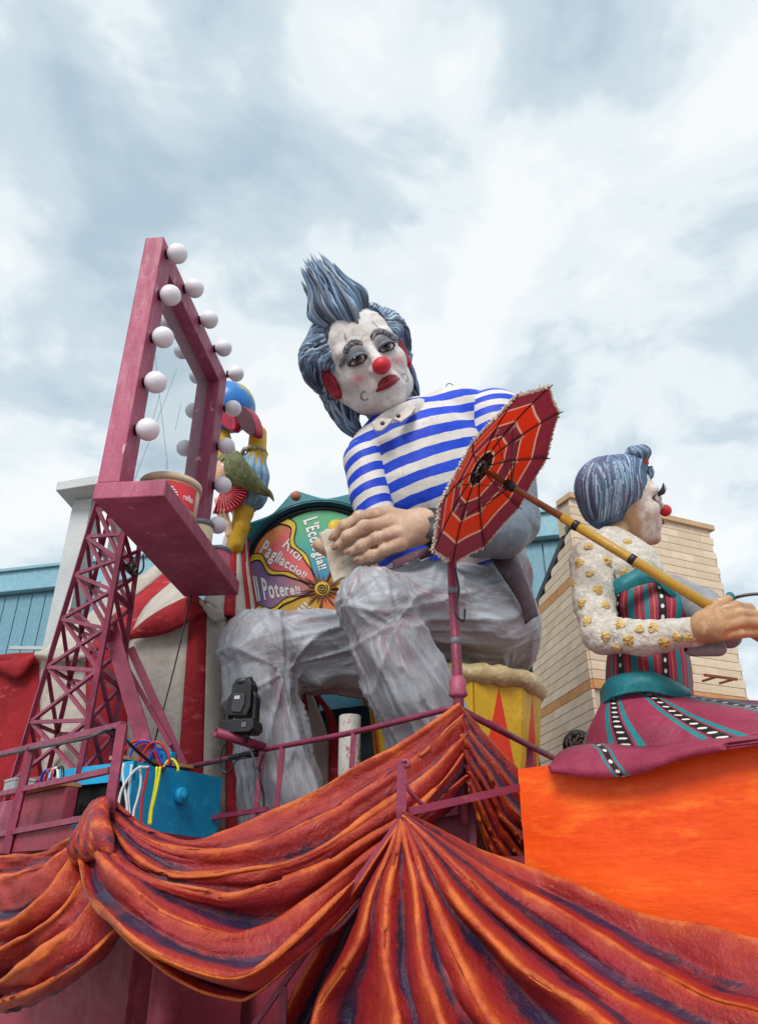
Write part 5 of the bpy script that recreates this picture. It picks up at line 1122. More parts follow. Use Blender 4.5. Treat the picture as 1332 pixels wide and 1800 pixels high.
dhead = mesh_obj('head', lpa(Vd), Fd, k.m if False else None, lady, True, {'Col': np.concatenate([Cd, np.ones((len(Cd), 1))], 1)})
kk = NT('dancer_makeup', .6, .35); kk.col(kk.attr('Col')); b1 = kk.bump(kk.noise(9, 6, .7), .45, .03); kk.bump(kk.noise(50, 3), .2, .005, b1); dhead.data.materials.append(kk.m)
MB().ball(lp(0, .93, -.26), np.array([.14, .13, .14]) * LU, 24).build('nose', nose, dhead, True)
lash = MB()
for s_ in (1, -1):
    MB().ball(lp(s_ * .27, .60, .03), .155 * LU, 18).build('eye', wht.m, dhead, True)
    for q in range(15):
        t = q / 14; a = lp(s_ * (.10 + .34 * t), .74 - .12 * t, .10 + .05 * math.sin(math.pi * t)); d = LB @ nrm(np.array([s_ * (.1 + .7 * t - .2), 1.0, .35 + .5 * math.sin(math.pi * t)])); lash.tube([a, a + d * .12 * LU, a + (d + LB @ np.array([0, -.1, .35])) * .22 * LU], [.022 * LU, .016 * LU, .003 * LU], 5)
lash.build('eyelashes', blk, dhead, True)
lips2 = MB().tube(spl(lpa([(-.16, .74, -.52), (0, .82, -.50), (.16, .74, -.52)]), 12), [.03 * LU, .05 * LU, .06 * LU, .065 * LU, .065 * LU, .06 * LU, .065 * LU, .065 * LU, .06 * LU, .05 * LU, .04 * LU, .02 * LU], 8); lips2.build('lips', lipm, dhead, True)
sculpt('neck', union([cap(lp(0, -.12, -.35), at(1074, 962, 5.78), .28 * LU, .30 * LU), cap(at(1074, 955, 5.78), at(1085, 985, 5.78), .31 * LU, .40 * LU)], .06), *bbox([lp(0, -.12, -.35), at(1074, 985, 5.78)], .5 * LU), .022, hs, lady)
hl = union([ell((0, -.22, .42), (.72, .80, .70)), ell((0, -.46, .08), (.62, .50, .62)), ell((0, .15, .80), (.48, .42, .30))], .12)
hl = carve(hl, union([ell((0, .75, -.02), (.62, .60, .62)), ell((.62, .22, -.45), (.36, .42, .46)), ell((-.62, .22, -.45), (.36, .42, .46))], .05), .05)
Vx, Fx = snets(hl, (-1.1, -1.3, -1.1), (1.1, .9, 1.35), .035)
Cx = np.concatenate([np.array([lin('#4a6a8c')] * len(Vx)) * (1 + .5 * fbm(Vx * 5, 3))[:, None], np.ones((len(Vx), 1))], 1)
mesh_obj('hair_mass', lpa(Vx), Fx, M['hair'], dhead, True, {'Col': Cx})
LCOL = ['#6a8cae', '#56789a', '#86a4be', '#48627e', '#7896b4', '#55557a', '#9cb4c8', '#60547a', '#3e4a60']
ls = MB()
def projl(p):
    p = np.array(p, np.float32)
    for _ in range(3):
        d = hl(p[None])[0]; g_ = np.array([hl((p + e_)[None])[0] - d for e_ in np.eye(3, dtype=np.float32) * .02]); g_ /= np.linalg.norm(g_) + 1e-6; p = p - g_ * (d - .012)
    return p
for q in range(560):
    s_ = 1 if q % 3 == 0 else -1
    a = random.uniform(-1.5, 1.3); p = np.array([s_ * .10, .40 - .42 * (a + 1.5), 1.0 - .10 * max(0, a)]); ln = random.uniform(.75, 1.1) * (1.75 if a > -.4 else 1.25); P = []
    tgt = np.array([s_ * random.uniform(.5, .72), .25 - .50 * (a + 1.5) , -.05 - .35 * max(0, a + .5) + random.uniform(-.1, .1)])
    s0 = random.choice([0, 0, .25, .45])
    for t in np.linspace(s0, 1, 9): w = p * (1 - t) + tgt * t + np.array([s_ * .5 * math.sin(math.pi * t), 0, .25 * math.sin(math.pi * t)]); P.append(projl(w))
    ls.tube(spl(lpa(P), 14), np.interp(np.linspace(0, 1, 14), [0, .15, .7, 1], [.008, .026, .022, .004]) * LU * random.uniform(.6, 1.5), 6, col=(*lin(random.choice(LCOL)), 1))
bc = np.array([-.16, .42, .96])           # bun swept up in front, tied with an orange band
for q in range(70):
    a = random.uniform(0, math.tau); P = [bc + np.array([.20 * math.cos(a), .20 * math.sin(a) - .12, -.36]), bc + np.array([.13 * math.cos(a), .13 * math.sin(a), -.06]), bc + np.array([.27 * math.cos(a), .24 * math.sin(a) - .02, .12]), bc + np.array([.20 * math.cos(a + .5), .18 * math.sin(a + .5) - .04, .27]), bc + np.array([.05 * math.cos(a), .05 * math.sin(a) - .08, .30])]
    ls.tube(spl(lpa(P), 16), np.interp(np.linspace(0, 1, 16), [0, .2, .7, 1], [.02, .045, .045, .012]) * LU, 6, col=(*lin(random.choice(LCOL)), 1))
for q in range(46):       # curls under the tie
    a = random.uniform(0, math.tau); c0 = np.array([random.uniform(-.28, .28), .52 + random.uniform(-.08, .10), .66 + random.uniform(-.12, .10)]); R_q = random.uniform(.06, .12)
    P = [c0 + R_q * np.array([math.cos(a + t * 4.5), .35 * math.sin(a + t * 4.5) + .12 * t, math.sin(a + t * 4.5)]) for t in np.linspace(0, 1, 10)]
    ls.tube(spl(lpa(P), 14), np.interp(np.linspace(0, 1, 14), [0, .2, .7, 1], [.012, .034, .03, .006]) * LU, 6, col=(*lin(random.choice(LCOL)), 1))
for q in range(380):      # locks falling over the back of the head
    f_ = random.uniform(-1.8, 1.8); r0 = random.uniform(.05, .5); zt_ = random.uniform(-.42, -.05); s0 = random.choice([0, 0, .3, .55])
    P = []
    for t in np.linspace(s0, 1, 9): rr = r0 * (1 - t) + t; w = np.array([.74 * math.sin(f_) * rr, -.20 - .86 * math.cos(f_) * rr, 1.06 * (1 - t) + zt_ * t + .28 * math.sin(math.pi * t)]); P.append(projl(w))
    ls.tube(spl(lpa(P), 14), np.interp(np.linspace(0, 1, 14), [0, .15, .7, 1], [.008, .027, .024, .004]) * LU * random.uniform(.6, 1.5), 6, col=(*lin(random.choice(LCOL)), 1))
o = ls.build('hair_locks', M['hair'], dhead, True, cols=True); o['kind'] = 'stuff'
hbm = MB()
for dz in (-.10, -.05, .0): hbm.tube(lpa([bc + np.array([.155 * math.cos(a), .155 * math.sin(a), dz + .02 * math.sin(2 * a)]) for a in np.linspace(0, math.tau, 24)]), .032 * LU, 6, cap=False)
hbm.build('hair_tie', paint('tie_orange', '#c8501e', '#b04014', None, .5), dhead, True)
# ------------------------------------------------------------------ parasol
par = thing('parasol', 'open red and orange ringed parasol with frayed cream fringe, seen from inside', 'parasol', pole1)
apex = at(843, 822, 5.28); sh = nrm(pole1 - apex)                      # shaft direction
e1 = nrm(at(952, 672, 5.5) - at(816, 988, 5.5)); e1 = nrm(e1 - sh * (e1 @ sh)); e2 = np.cross(sh, e1)
RP = 170 * mpp(875, 830, 5.5); DEPTH = .23 * RP; NG = 10
def pp(a, r, lift=0.0):
    """a in gore units, r 0..1 along the rib; flat between two ribs"""
    i = math.floor(a); f = a - i; z = DEPTH * (r ** 1.7)
    A0, A1 = i * math.tau / NG, (i + 1) * math.tau / NG
    q = (1 - f) * np.array([math.cos(A0), math.sin(A0)]) + f * np.array([math.cos(A1), math.sin(A1)])
    sag = 1 - .012 * r * math.sin(math.pi * f) 
    return apex + (e1 * q[0] + e2 * q[1]) * RP * r * sag + sh * (z - .006 * RP * math.sin(math.pi * f) * r + lift)
def parmat():
    k = NT('parasol_cloth', .7, .2); u, v, _ = k.sepx(k.attr('suv', 'Vector'))
    vv = k.math('ADD', u, k.math('MULTIPLY', k.math('SUBTRACT', k.noise(9, 3), .5), .012))
    P1, O1, C1 = '#b4566c', '#ea6236', '#f2d6c2'
    c = k.ramp(vv, [(0, '#d6d0c8'), (.085, '#5a1c30'), (.19, C1), (.215, O1), (.365, C1), (.39, P1), (.555, C1), (.58, O1), (.775, C1), (.80, P1)], 'CONSTANT')
    c = k.mix(k.ramp(k.noise(8, 6, .7), [(.56, 0.0), (.75, .45)]), c, k.mix(.5, c, '#d07a6a')); k.col(c); k.bump(k.noise(90, 2, .5), .15, .002)
    tr = k.n('ShaderNodeBsdfTranslucent'); k.put(c, tr.inputs['Color']); mx = k.n('ShaderNodeMixShader'); mx.inputs[0].default_value = .6
    k.t.links.new(k.b.outputs[0], mx.inputs[1]); k.t.links.new(tr.outputs[0], mx.inputs[2]); k.t.links.new(mx.outputs[0], k.t.nodes['Material Output'].inputs[0]); return k.m
pm = parmat(); nr, nf = 40, 9
for g_ in range(NG):
    V = []; U_ = []
    for i in range(nr):
        r = .012 + .988 * i / (nr - 1)
        for j in range(nf):
            f = j / (nf - 1); V.append(pp(g_ + min(f, .9999), r)); U_.append((r, f, 0))
    o = mesh_obj('canopy_panel', V, grid_faces(nr, nf), pm, par, True, {'suv': U_}); o.modifiers.new('thickness', 'SOLIDIFY').thickness = .006
MD_rib = paint('parasol_rib', '#3a2a2a', '#463434', None, .45)
mid_r = .50; runner = apex + sh * (.36 * RP)
frm = MB(); clipm = paint('rib_clip', '#cbb9ad', '#b9a79c')
for g_ in range(NG):
    MB().tube([pp(g_, r, .012) for r in np.linspace(.02, 1.03, 14)], .0055, 6).build('rib', MD_rib, par, True)
    MB().tube([runner + .03 * (e1 * math.cos(g_ * math.tau / NG) + e2 * math.sin(g_ * math.tau / NG)), pp(g_, mid_r, .03)], .0042, 6).build('stretcher', MD_rib, par, True)
    MB().tube([pp(g_, r, .03) for r in (mid_r - .055, mid_r, mid_r + .055)], .009, 6).build('rib_clip', clipm, par, True)
wd_ = paint('parasol_wood', '#8a4a26', '#753c1c', '#a5622f', .4, 3, 30, .1, .003, stretch=(1, 1, 1)); bam = paint('bamboo', '#b48a34', '#a27a2a', '#c9a24c', .4, 3, 30, .1, .003)
Lp_ = np.linalg.norm(pole1 - apex); jn = .40 * Lp_
MB().tube([apex - sh * .06, apex + sh * .1, apex + sh * jn], [.020, .022, .029], 16).build('shaft', wd_, par, True)
MB().tube([apex + sh * (jn - .08), apex + sh * (Lp_ * .62), apex + sh * (Lp_ + .35)], [.036, .037, .04], 16).build('handle', bam, par, True)
MB().lathe(runner - sh * .04, sh, [(0, .026), (.005, .040), (.06, .044), (.09, .038), (.10, .027)], 20).build('runner', M['black'], par, True)
MB().lathe(apex + sh * .02, sh, [(0, .02), (.004, .04), (.02, .036), (.025, .02)], 16).build('crown_cap', M['black'], par, True)
for d_ in (jn + .02, Lp_ * .63): MB().lathe(apex + sh * d_, sh, [(0, .036), (.004, .041), (.045, .041), (.05, .037)], 16).build('tape_band', M['black'], par, True)
fm = paint('fringe_cream', '#e0d2c4', '#d2c2b2', None, .8); fb_ = MB()
for g_ in range(NG):
    for q in range(60):
        f = (q + random.random()) / 60; p = pp(g_ + min(f, .999), 1.0); o_ = nrm(p - apex - sh * ((p - apex) @ sh)); d = o_ + .7 * RNG.normal(size=3) * .6
        P = [p - o_ * .01, p + d * .012, p + d * random.uniform(.010, .022)]; fb_.tube(P, [.006, .005, .002], 4)
        fb_.ball(p + RNG.normal(size=3) * .006, .008, 6)
fb_.build('fringe', fm, par, False, kind='stuff')
# arched wire held behind the hand
tag(MB().tube(spl(pl([(1284, 1054, 4.95), (1300, 1048, 4.9), (1332, 1044, 4.85), (1380, 1046, 4.8)]), 16), .012, 8).build('bent_rod', M['gunmetal'], smooth=True), 'thin grey bent rod sticking out behind the dancer thumb', 'rod')
# ------------------------------------------------------------------ painted swags of stiffened cloth: each list is a ridge; valleys are set between them
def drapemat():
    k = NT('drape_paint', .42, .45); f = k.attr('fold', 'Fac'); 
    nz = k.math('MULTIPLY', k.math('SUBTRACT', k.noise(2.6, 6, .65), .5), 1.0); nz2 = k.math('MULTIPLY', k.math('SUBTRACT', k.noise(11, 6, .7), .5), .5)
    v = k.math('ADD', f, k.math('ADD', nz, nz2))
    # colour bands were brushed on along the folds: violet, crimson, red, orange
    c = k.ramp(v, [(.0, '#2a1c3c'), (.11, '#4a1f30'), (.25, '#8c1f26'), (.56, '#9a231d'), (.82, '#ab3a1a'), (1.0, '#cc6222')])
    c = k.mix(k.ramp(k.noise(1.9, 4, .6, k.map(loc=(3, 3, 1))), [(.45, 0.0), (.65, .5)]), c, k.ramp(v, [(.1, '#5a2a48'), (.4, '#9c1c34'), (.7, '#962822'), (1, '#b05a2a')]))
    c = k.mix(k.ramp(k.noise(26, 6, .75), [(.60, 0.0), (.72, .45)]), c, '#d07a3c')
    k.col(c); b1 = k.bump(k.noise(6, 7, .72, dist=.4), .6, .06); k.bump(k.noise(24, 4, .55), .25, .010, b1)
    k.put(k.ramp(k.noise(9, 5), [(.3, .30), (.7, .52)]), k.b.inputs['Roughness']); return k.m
M['drape'] = drapemat()
def swag(name, label, ridges, depth, nu=150, sub=9, vpos=.62, closed_top=True, dep_pow=1.0, skew=0.0):
    Cs = [spl(np.array(r, float), nu) if len(r[0]) == 3 and not isinstance(r[0], tuple) else spl(pl3(r), nu) for r in ridges]
    jit = [fbm(np.stack([np.linspace(0, 1, nu) * 4.5, np.full(nu, i * 7.3 + len(label)), np.zeros(nu)], 1), 2) * np.clip(5 * np.minimum(np.linspace(0, 1, nu), 1.0 - np.linspace(0, 1, nu)), 0, 1) for i in range(len(Cs))]
    Cs = [c + (jit[i] * .30)[:, None] * ((Cs[i + 1] if i + 1 < len(Cs) else c) - (Cs[i - 1] if i else c)) * (.5 if 0 < i < len(Cs) - 1 else .0) for i, c in enumerate(Cs)]
    dvar = [.80 + .75 * fbm(np.stack([np.linspace(0, 1, nu) * 4, np.full(nu, i * 3.1 + 40), np.zeros(nu)], 1), 2) for i in range(len(Cs))]; tvar = [.16 * fbm(np.stack([np.linspace(0, 1, nu) * 3.5, np.full(nu, i * 5.1 + 80), np.zeros(nu)], 1), 2) for i in range(len(Cs))]
    rows = []; fold = []
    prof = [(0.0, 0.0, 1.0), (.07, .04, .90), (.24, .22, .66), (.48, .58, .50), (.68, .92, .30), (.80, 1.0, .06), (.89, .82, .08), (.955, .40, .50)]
    for i in range(len(Cs)):
        if i == len(Cs) - 1: rows.append(Cs[i]); fold.append(np.full(nu, 1.0)); break
        gap = np.linalg.norm(Cs[i + 1] - Cs[i], axis=1)
        for t, d, fv in prof:
            tt_ = (t + tvar[i] * math.sin(math.pi * t))[:, None]; P = Cs[i] * (1 - tt_) + Cs[i + 1] * tt_; push = np.minimum(gap * .78, depth) * d * dvar[i]
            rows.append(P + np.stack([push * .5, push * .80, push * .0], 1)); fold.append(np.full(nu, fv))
    rows = np.array(rows); m = len(rows); W = np.linspace(0, m - 1, (m - 1) * 3 + 1); Vv = np.empty((len(W), nu, 3)); Fv = np.empty((len(W), nu))
    fo = np.array(fold)
    for q in range(nu): Vv[:, q] = cr_eval(rows[:, q], W); Fv[:, q] = np.interp(W, np.arange(m), fo[:, q])
    V = Vv.reshape(-1, 3); Fc = np.array(grid_faces(len(W), nu)); N = vnorm(V, Fc)
    T_ = np.repeat(np.linspace(0, 1, nu)[None], len(W), 0).ravel(); W_2 = np.repeat(W[:, None], nu, 1).ravel(); seed = len(label) * 1.7; sc_ = .4 if 'short' in label else 1.0; amp_ = np.clip(4 * np.minimum(T_ + .08, 1.08 - T_), .25, 1)
    along = fbm(np.stack([W_2 * .34, T_ * 3.2, 0 * T_ + seed], 1), 3); fine = 1 - np.abs(fbm(np.stack([W_2 * .62, T_ * 4.2, 0 * T_ + seed + 9], 1), 3)) * 1.6
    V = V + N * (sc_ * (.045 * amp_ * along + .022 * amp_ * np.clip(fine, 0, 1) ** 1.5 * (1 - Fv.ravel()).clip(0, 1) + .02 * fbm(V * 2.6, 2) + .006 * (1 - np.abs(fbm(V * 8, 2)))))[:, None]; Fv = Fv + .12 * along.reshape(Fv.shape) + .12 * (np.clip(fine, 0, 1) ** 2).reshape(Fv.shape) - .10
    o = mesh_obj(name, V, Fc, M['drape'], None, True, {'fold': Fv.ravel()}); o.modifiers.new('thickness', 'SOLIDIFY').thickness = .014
    return tag(o, label, 'drape')
def pl3(r): return np.array([on(x_, y_, c_) for x_, y_, c_ in r])
CL, CP = 3.52, 6.19
def cmid(px, py, bulge=0.0):
    t = min(max((px - 185) / (800 - 185), 0), 1); return CL + (6.0 - CL) * t - bulge
def sw(pts, b):
    n_ = len(pts); return [(x_, y_, cmid(x_, y_, b * math.sin(math.pi * i / (n_ - 1)) ** .8 if 0 < i < n_ - 1 else 0)) for i, (x_, y_) in enumerate(pts)]
mid_sw = [sw([(192, 1402), (247, 1448), (326, 1475), (399, 1459), (473, 1427), (552, 1390), (640, 1340), (720, 1295), (808, 1236)], .10),
          sw([(186, 1416), (252, 1469), (315, 1491), (389, 1497), (473, 1479), (567, 1436), (657, 1382), (740, 1325), (812, 1257)], .30),
          sw([(178, 1426), (226, 1490), (289, 1528), (368, 1532), (446, 1522), (546, 1500), (660, 1432), (760, 1352), (817, 1290)], .42),
          sw([(160, 1434), (210, 1517), (273, 1553), (357, 1572), (405, 1580), (483, 1558), (578, 1515), (690, 1452), (775, 1375), (818, 1318)], .56),
          sw([(150, 1440), (173, 1511), (226, 1559), (294, 1601), (378, 1630), (440, 1630), (530, 1588), (657, 1496), (735, 1432), (820, 1362)], .62),
          sw([(140, 1455), (147, 1553), (200, 1627), (263, 1680), (368, 1720), (424, 1724), (480, 1690), (535, 1640), (620, 1552), (690, 1478), (742, 1434)], .80),
          sw([(132, 1490), (158, 1580), (226, 1660), (315, 1728), (405, 1752), (440, 1745), (505, 1694), (570, 1640), (640, 1560), (700, 1486), (734, 1446)], .62)]
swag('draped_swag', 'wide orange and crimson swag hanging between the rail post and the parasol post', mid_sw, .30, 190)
cl_ = lambda t: CL - .05 - .35 * t
left_sw = [[(150, 1462, 3.50), (79, 1496, 3.40), (20, 1503, 3.35), (-80, 1512, 3.30)], [(142, 1474, 3.45), (95, 1506, 3.32), (20, 1538, 3.25), (-80, 1560, 3.20)],
           [(136, 1490, 3.40), (88, 1550, 3.20), (15, 1622, 3.10), (-80, 1660, 3.05)], [(142, 1548, 3.40), (95, 1620, 3.16), (10, 1668, 3.05), (-80, 1700, 3.00)],
           [(160, 1585, 3.42), (108, 1652, 3.18), (15, 1718, 3.05), (-80, 1752, 3.00)], [(202, 1634, 3.50), (131, 1695, 3.25), (32, 1752, 3.12), (-80, 1775, 3.05)], [(206, 1640, 3.60), (135, 1702, 3.40), (34, 1758, 3.25), (-80, 1782, 3.20)]]
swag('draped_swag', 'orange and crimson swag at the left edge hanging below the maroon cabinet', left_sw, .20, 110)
# the small knot of cloth over the rail post
kn_ = MB()
for i in range(9):
    a = i / 8; kn_.tube(spl([on(194 - 26 * a, 1404 + 12 * abs(a - .4), 3.47), on(176 - 22 * a, 1432 + 20 * a, 3.37), on(160 - 26 * a + 20 * (1 - a), 1462 + 26 * a, 3.33), on(196 - 60 * a, 1502 + 18 * a, 3.37)], 18), np.interp(np.linspace(0, 1, 18), [0, .3, .8, 1], [.03, .065, .06, .02]), 8)
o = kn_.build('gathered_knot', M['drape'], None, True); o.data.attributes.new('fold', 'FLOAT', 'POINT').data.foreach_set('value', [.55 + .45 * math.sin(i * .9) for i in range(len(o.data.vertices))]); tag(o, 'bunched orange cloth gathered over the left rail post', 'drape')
right_sw = [[(806, 1240, 6.0), (850, 1288, 6.5), (914, 1360, 7.0)], [(807, 1262, 5.98), (852, 1322, 6.4), (914, 1398, 6.9)], [(810, 1290, 5.95), (856, 1362, 6.35), (914, 1440, 6.85)],
            [(814, 1318, 5.95), (858, 1396, 6.35), (914, 1478, 6.85)], [(818, 1346, 5.98), (862, 1430, 6.4), (916, 1512, 6.9)], [(821, 1370, 6.0), (866, 1466, 6.45), (920, 1550, 6.95)], [(824, 1392, 6.05), (868, 1500, 6.5), (922, 1600, 7.0)], [(828, 1410, 6.3), (870, 1530, 6.6), (922, 1640, 7.1)]]
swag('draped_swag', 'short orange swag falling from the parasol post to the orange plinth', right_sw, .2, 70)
fan = [[(706, 1428, 5.02), (781, 1466, 5.5), (847, 1497, 5.9), (913, 1519, 6.12), (1018, 1557, 6.14), (1127, 1607, 6.14), (1243, 1629, 6.14), (1332, 1650, 6.13), (1480, 1690, 6.1)],
       [(706, 1432, 4.98), (765, 1472, 5.2), (850, 1534, 5.5), (930, 1578, 5.75), (1040, 1640, 5.8), (1140, 1690, 5.8), (1240, 1735, 5.75), (1332, 1765, 5.7), (1480, 1830, 5.6)],
       [(706, 1435, 4.95), (755, 1478, 5.05), (822, 1542, 5.2), (900, 1620, 5.35), (985, 1690, 5.4), (1070, 1745, 5.4), (1170, 1800, 5.35), (1270, 1850, 5.3), (1400, 1920, 5.2)],
       [(706, 1438, 4.92), (750, 1496, 4.95), (800, 1568, 4.98), (865, 1650, 5.0), (940, 1722, 5.0), (1010, 1778, 5.0), (1090, 1835, 4.95), (1170, 1890, 4.9), (1260, 1960, 4.85)],
       [(706, 1440, 4.90), (732, 1500, 4.86), (762, 1590, 4.8), (796, 1680, 4.74), (835, 1755, 4.7), (872, 1815, 4.66), (915, 1880, 4.6), (960, 1940, 4.55), (1010, 2000, 4.5)],
       [(705, 1441, 4.88), (718, 1510, 4.8), (732, 1590, 4.72), (748, 1690, 4.62), (768, 1770, 4.55), (785, 1830, 4.5), (802, 1890, 4.45), (820, 1950, 4.4), (838, 2010, 4.35)],
       [(705, 1441, 4.88), (697, 1510, 4.76), (684, 1590, 4.65), (678, 1680, 4.55), (680, 1750, 4.48), (683, 1820, 4.42), (686, 1890, 4.38), (690, 1950, 4.34), (694, 2010, 4.3)],
       [(704, 1440, 4.9), (684, 1500, 4.8), (657, 1570, 4.7), (628, 1640, 4.6), (598, 1705, 4.52), (570, 1765, 4.46), (545, 1830, 4.42), (522, 1890, 4.38), (500, 1960, 4.34)],
       [(704, 1439, 4.92), (676, 1482, 4.86), (636, 1540, 4.8), (600, 1592, 4.74), (566, 1650, 4.68), (532, 1712, 4.62), (500, 1775, 4.58), (470, 1850, 4.54), (440, 1930, 4.5)]]
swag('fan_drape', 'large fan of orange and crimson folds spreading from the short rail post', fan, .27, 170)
# ------------------------------------------------------------------ rails and posts
RM = M['rose_dark']
def tubeobj(name, pts, r, par, mat=RM, n=10): return MB().tube(spl(pts, max(8, 6 * len(pts))) if len(pts) > 2 else np.array(pts), r, n).build(name, mat, par, True)
lr = thing('left_railing', 'rose steel guard rail round the left corner of the float', 'railing', on(200, 1400, CL) * np.array([1, 1, 0]) + np.array([0, 0, DZ]))
MB().beam(on(-80, 1346, CL), on(217, 1274, CL), .045).build('top_rail', RM, lr); MB().beam(on(-80, 1414, CL + .02), on(196, 1354, CL + .02), .05, .04).build('middle_rail', RM, lr)
MB().beam(on(-80, 1482, CL + .02), on(160, 1437, CL + .02), .05, .04).build('lower_rail', RM, lr)
for a, b in (((216, 1274), (192, 1430)), ((56, 1313), (12, 1500))):
    MB().beam(on(*a, CL), on(*b, CL), .065, .045).build('post', RM, lr)
rr = thing('corner_railing', 'rose steel guard rail running from the moving light to the parasol post', 'railing', on(460, 1420, CP) * np.array([1, 1, 0]) + np.array([0, 0, DZ]))
tubeobj('top_rail', [on(306, 1353, CP), on(403, 1332, CP), on(463, 1318, CP)], .022, rr); tubeobj('top_rail', [on(463, 1318, CP), on(622, 1287, CP), on(800, 1243, CP)], .024, rr)
MB().beam(on(250, 1446, CP - .3), on(296, 1450, CP), .05, .04).build('lower_rail', RM, rr); MB().beam(on(296, 1450, CP), on(470, 1422, CP), .05, .04).build('lower_rail', RM, rr)
for a, b in (((306, 1353), (294, 1462)), ((463, 1318), (448, 1440)), ((497, 1312), (486, 1420)), ((622, 1287), (618, 1350))): MB().beam(on(*a, CP), on(*b, CP), .045).build('post', RM, rr)
r2 = thing('far_railing', 'rose steel rail falling away from the parasol post towards the orange plinth', 'railing', on(935, 1340, 7.6) * np.array([1, 1, 0]) + np.array([0, 0, DZ]))
tubeobj('top_rail', [at(814, 1250, 5.7), at(975, 1334, 7.2)], .028, r2); tubeobj('upper_rail', [at(858, 1268, 6.05), at(920, 1304, 6.6)], .016, r2); MB().beam(at(930, 1310, 6.78), at(932, 1420, 6.78), .05).build('post', RM, r2)
pp0 = at(806, 1240, 5.62)
pst = thing('parasol_post', 'tall rose steel post with tape rings standing in front of the clown', 'post', np.array([pp0[0], pp0[1], DZ]))
ptop = at(800, 990, 5.62)
MB().lathe((pp0[0], pp0[1], DZ), (0, 0, 1), [(0, .04), (ptop[2] - DZ, .04), (ptop[2] - DZ + .01, 0)], 16).build('pole', RM, pst, True)
for py, nm, mt in ((1045, 'tape_ring', M['grey_lid']), (1133, 'tape_ring', M['grey_lid'])):
    q = at(803, py, 5.62); MB().lathe((pp0[0], pp0[1], q[2]), (0, 0, 1), [(0, .041), (.002, .044), (.05, .044), (.052, .041)], 16).build(nm, mt, pst, True)
q = at(805, 1208, 5.62); MB().lathe((pp0[0], pp0[1], q[2] - .08), (0, 0, 1), [(0, .05), (.02, .075), (.07, .06), (.12, .068), (.16, .045)], 14).build('cloth_binding', M['rose'], pst, True)
q = at(799, 1000, 5.55); tubeobj('cable_loop', [q, q + np.array([.02, -.04, -.2]), q + np.array([-.02, -.05, -.38]), q + np.array([.04, -.05, -.46]), q + np.array([.06, -.04, -.36])], .009, pst, M['black'])
sp = thing('rail_post', 'short rose post with hooked top standing at the point of the fan drape', 'post', on(705, 1432, 5.06))
MB().beam(on(706, 1338, 5.06), on(705, 1440, 5.06), .06, .05).build('post', RM, sp); tubeobj('hook', [on(706, 1338, 5.04), on(716, 1337, 5.06), on(718, 1345, 5.06), on(712, 1348, 5.06)], .012, sp)
tubeobj('diagonal_stay', [on(711, 1374, 5.06), on(722, 1394, 5.12), on(748, 1419, 5.3), on(760, 1420, 5.35)], .014, sp)
MB().beam(at(716, 1427, 4.92), at(912, 1384, 5.36), .055, .045).build('cross_rail', RM, sp)
dg_ = thing('stair_handrail', 'thin diagonal dark rose handrail along the left edge of the fan drape', 'railing', on(470, 1800, 4.5))
MB().beam(on(700, 1446, 4.95), on(440, 1812, 4.42), .03).build('handrail', RM, dg_); MB().beam(on(498, 1734, 4.53), on(497, 1850, 4.53), .04).build('post', RM, dg_)
# maroon housing below the parasol post
hs_ = thing('maroon_locker', 'small maroon boarded locker half hidden beneath the swag at the parasol post', 'locker', at(790, 1440, 6.2))
MB().prism(pl([(735, 1432, 6.0), (826, 1400, 5.75), (828, 1490, 5.75), (735, 1500, 6.0)]), bX * .4).build('body', M['maroon'], hs_)
MB().prism(pl([(833, 1400, 5.76), (912, 1470, 6.4), (915, 1560, 6.4), (833, 1470, 5.76)]), bX * .1).build('door', paint('locker_orange', '#a83a1c', '#943016'), hs_); MB().beam(at(829, 1396, 5.73), at(830, 1490, 5.73), .05).build('corner_post', RM, hs_)
MB().beam(at(738, 1440, 5.95), at(826, 1425, 5.72), .05, .03).build('batten', M['maroon'], hs_)
# ------------------------------------------------------------------ maroon cabinet (left), blue cabinet, hoses
mcab = thing('maroon_cabinet', 'maroon painted cabinet behind the left railing with a plywood shelf on top', 'cabinet', on(75, 1450, 4.0) * np.array([1, 1, 0]) + np.array([0, 0, DZ]))
zc_ = on(90, 1388, 3.85)[2]; a0, a1 = on(36, 1400, 3.85), on(116, 1393, 3.85)
MB().prism([a0 * np.array([1, 1, 0]) + np.array([0, 0, zc_]), a1 * np.array([1, 1, 0]) + np.array([0, 0, zc_]), (a1 + bX * .09) * np.array([1, 1, 0]) + np.array([0, 0, zc_]), (a0 + bX * .09) * np.array([1, 1, 0]) + np.array([0, 0, zc_])], (0, 0, DZ - zc_ + .004)).build('body', M['maroon'], mcab, bevel=.012)
b0 = a0 - aX * .72
MB().prism([b0 * np.array([1, 1, 0]) + np.array([0, 0, zc_ - .02]), (a0 - aX * .01) * np.array([1, 1, 0]) + np.array([0, 0, zc_ - .02]), (a0 - aX * .01 + bX * .6) * np.array([1, 1, 0]) + np.array([0, 0, zc_ - .02]), (b0 + bX * .6) * np.array([1, 1, 0]) + np.array([0, 0, zc_ - .02])], (0, 0, DZ - zc_ + .03)).build('side_body', M['rose'], mcab, bevel=.012)
MB().prism([p * np.array([1, 1, 0]) + np.array([0, 0, zc_ + .005]) for p in (a0 - aX * .12 - bX * .06, a1 - bX * .06, a1 + bX * .12, a0 - aX * .12 + bX * .12)], (0, 0, .03)).build('plywood_shelf', M['wood'], mcab)
wb = on(36, 1372, 3.95)
t = thing('junction_box', 'white plastic junction box on the plywood shelf of the maroon cabinet', 'box', np.array([wb[0], wb[1], zc_ + .036]))
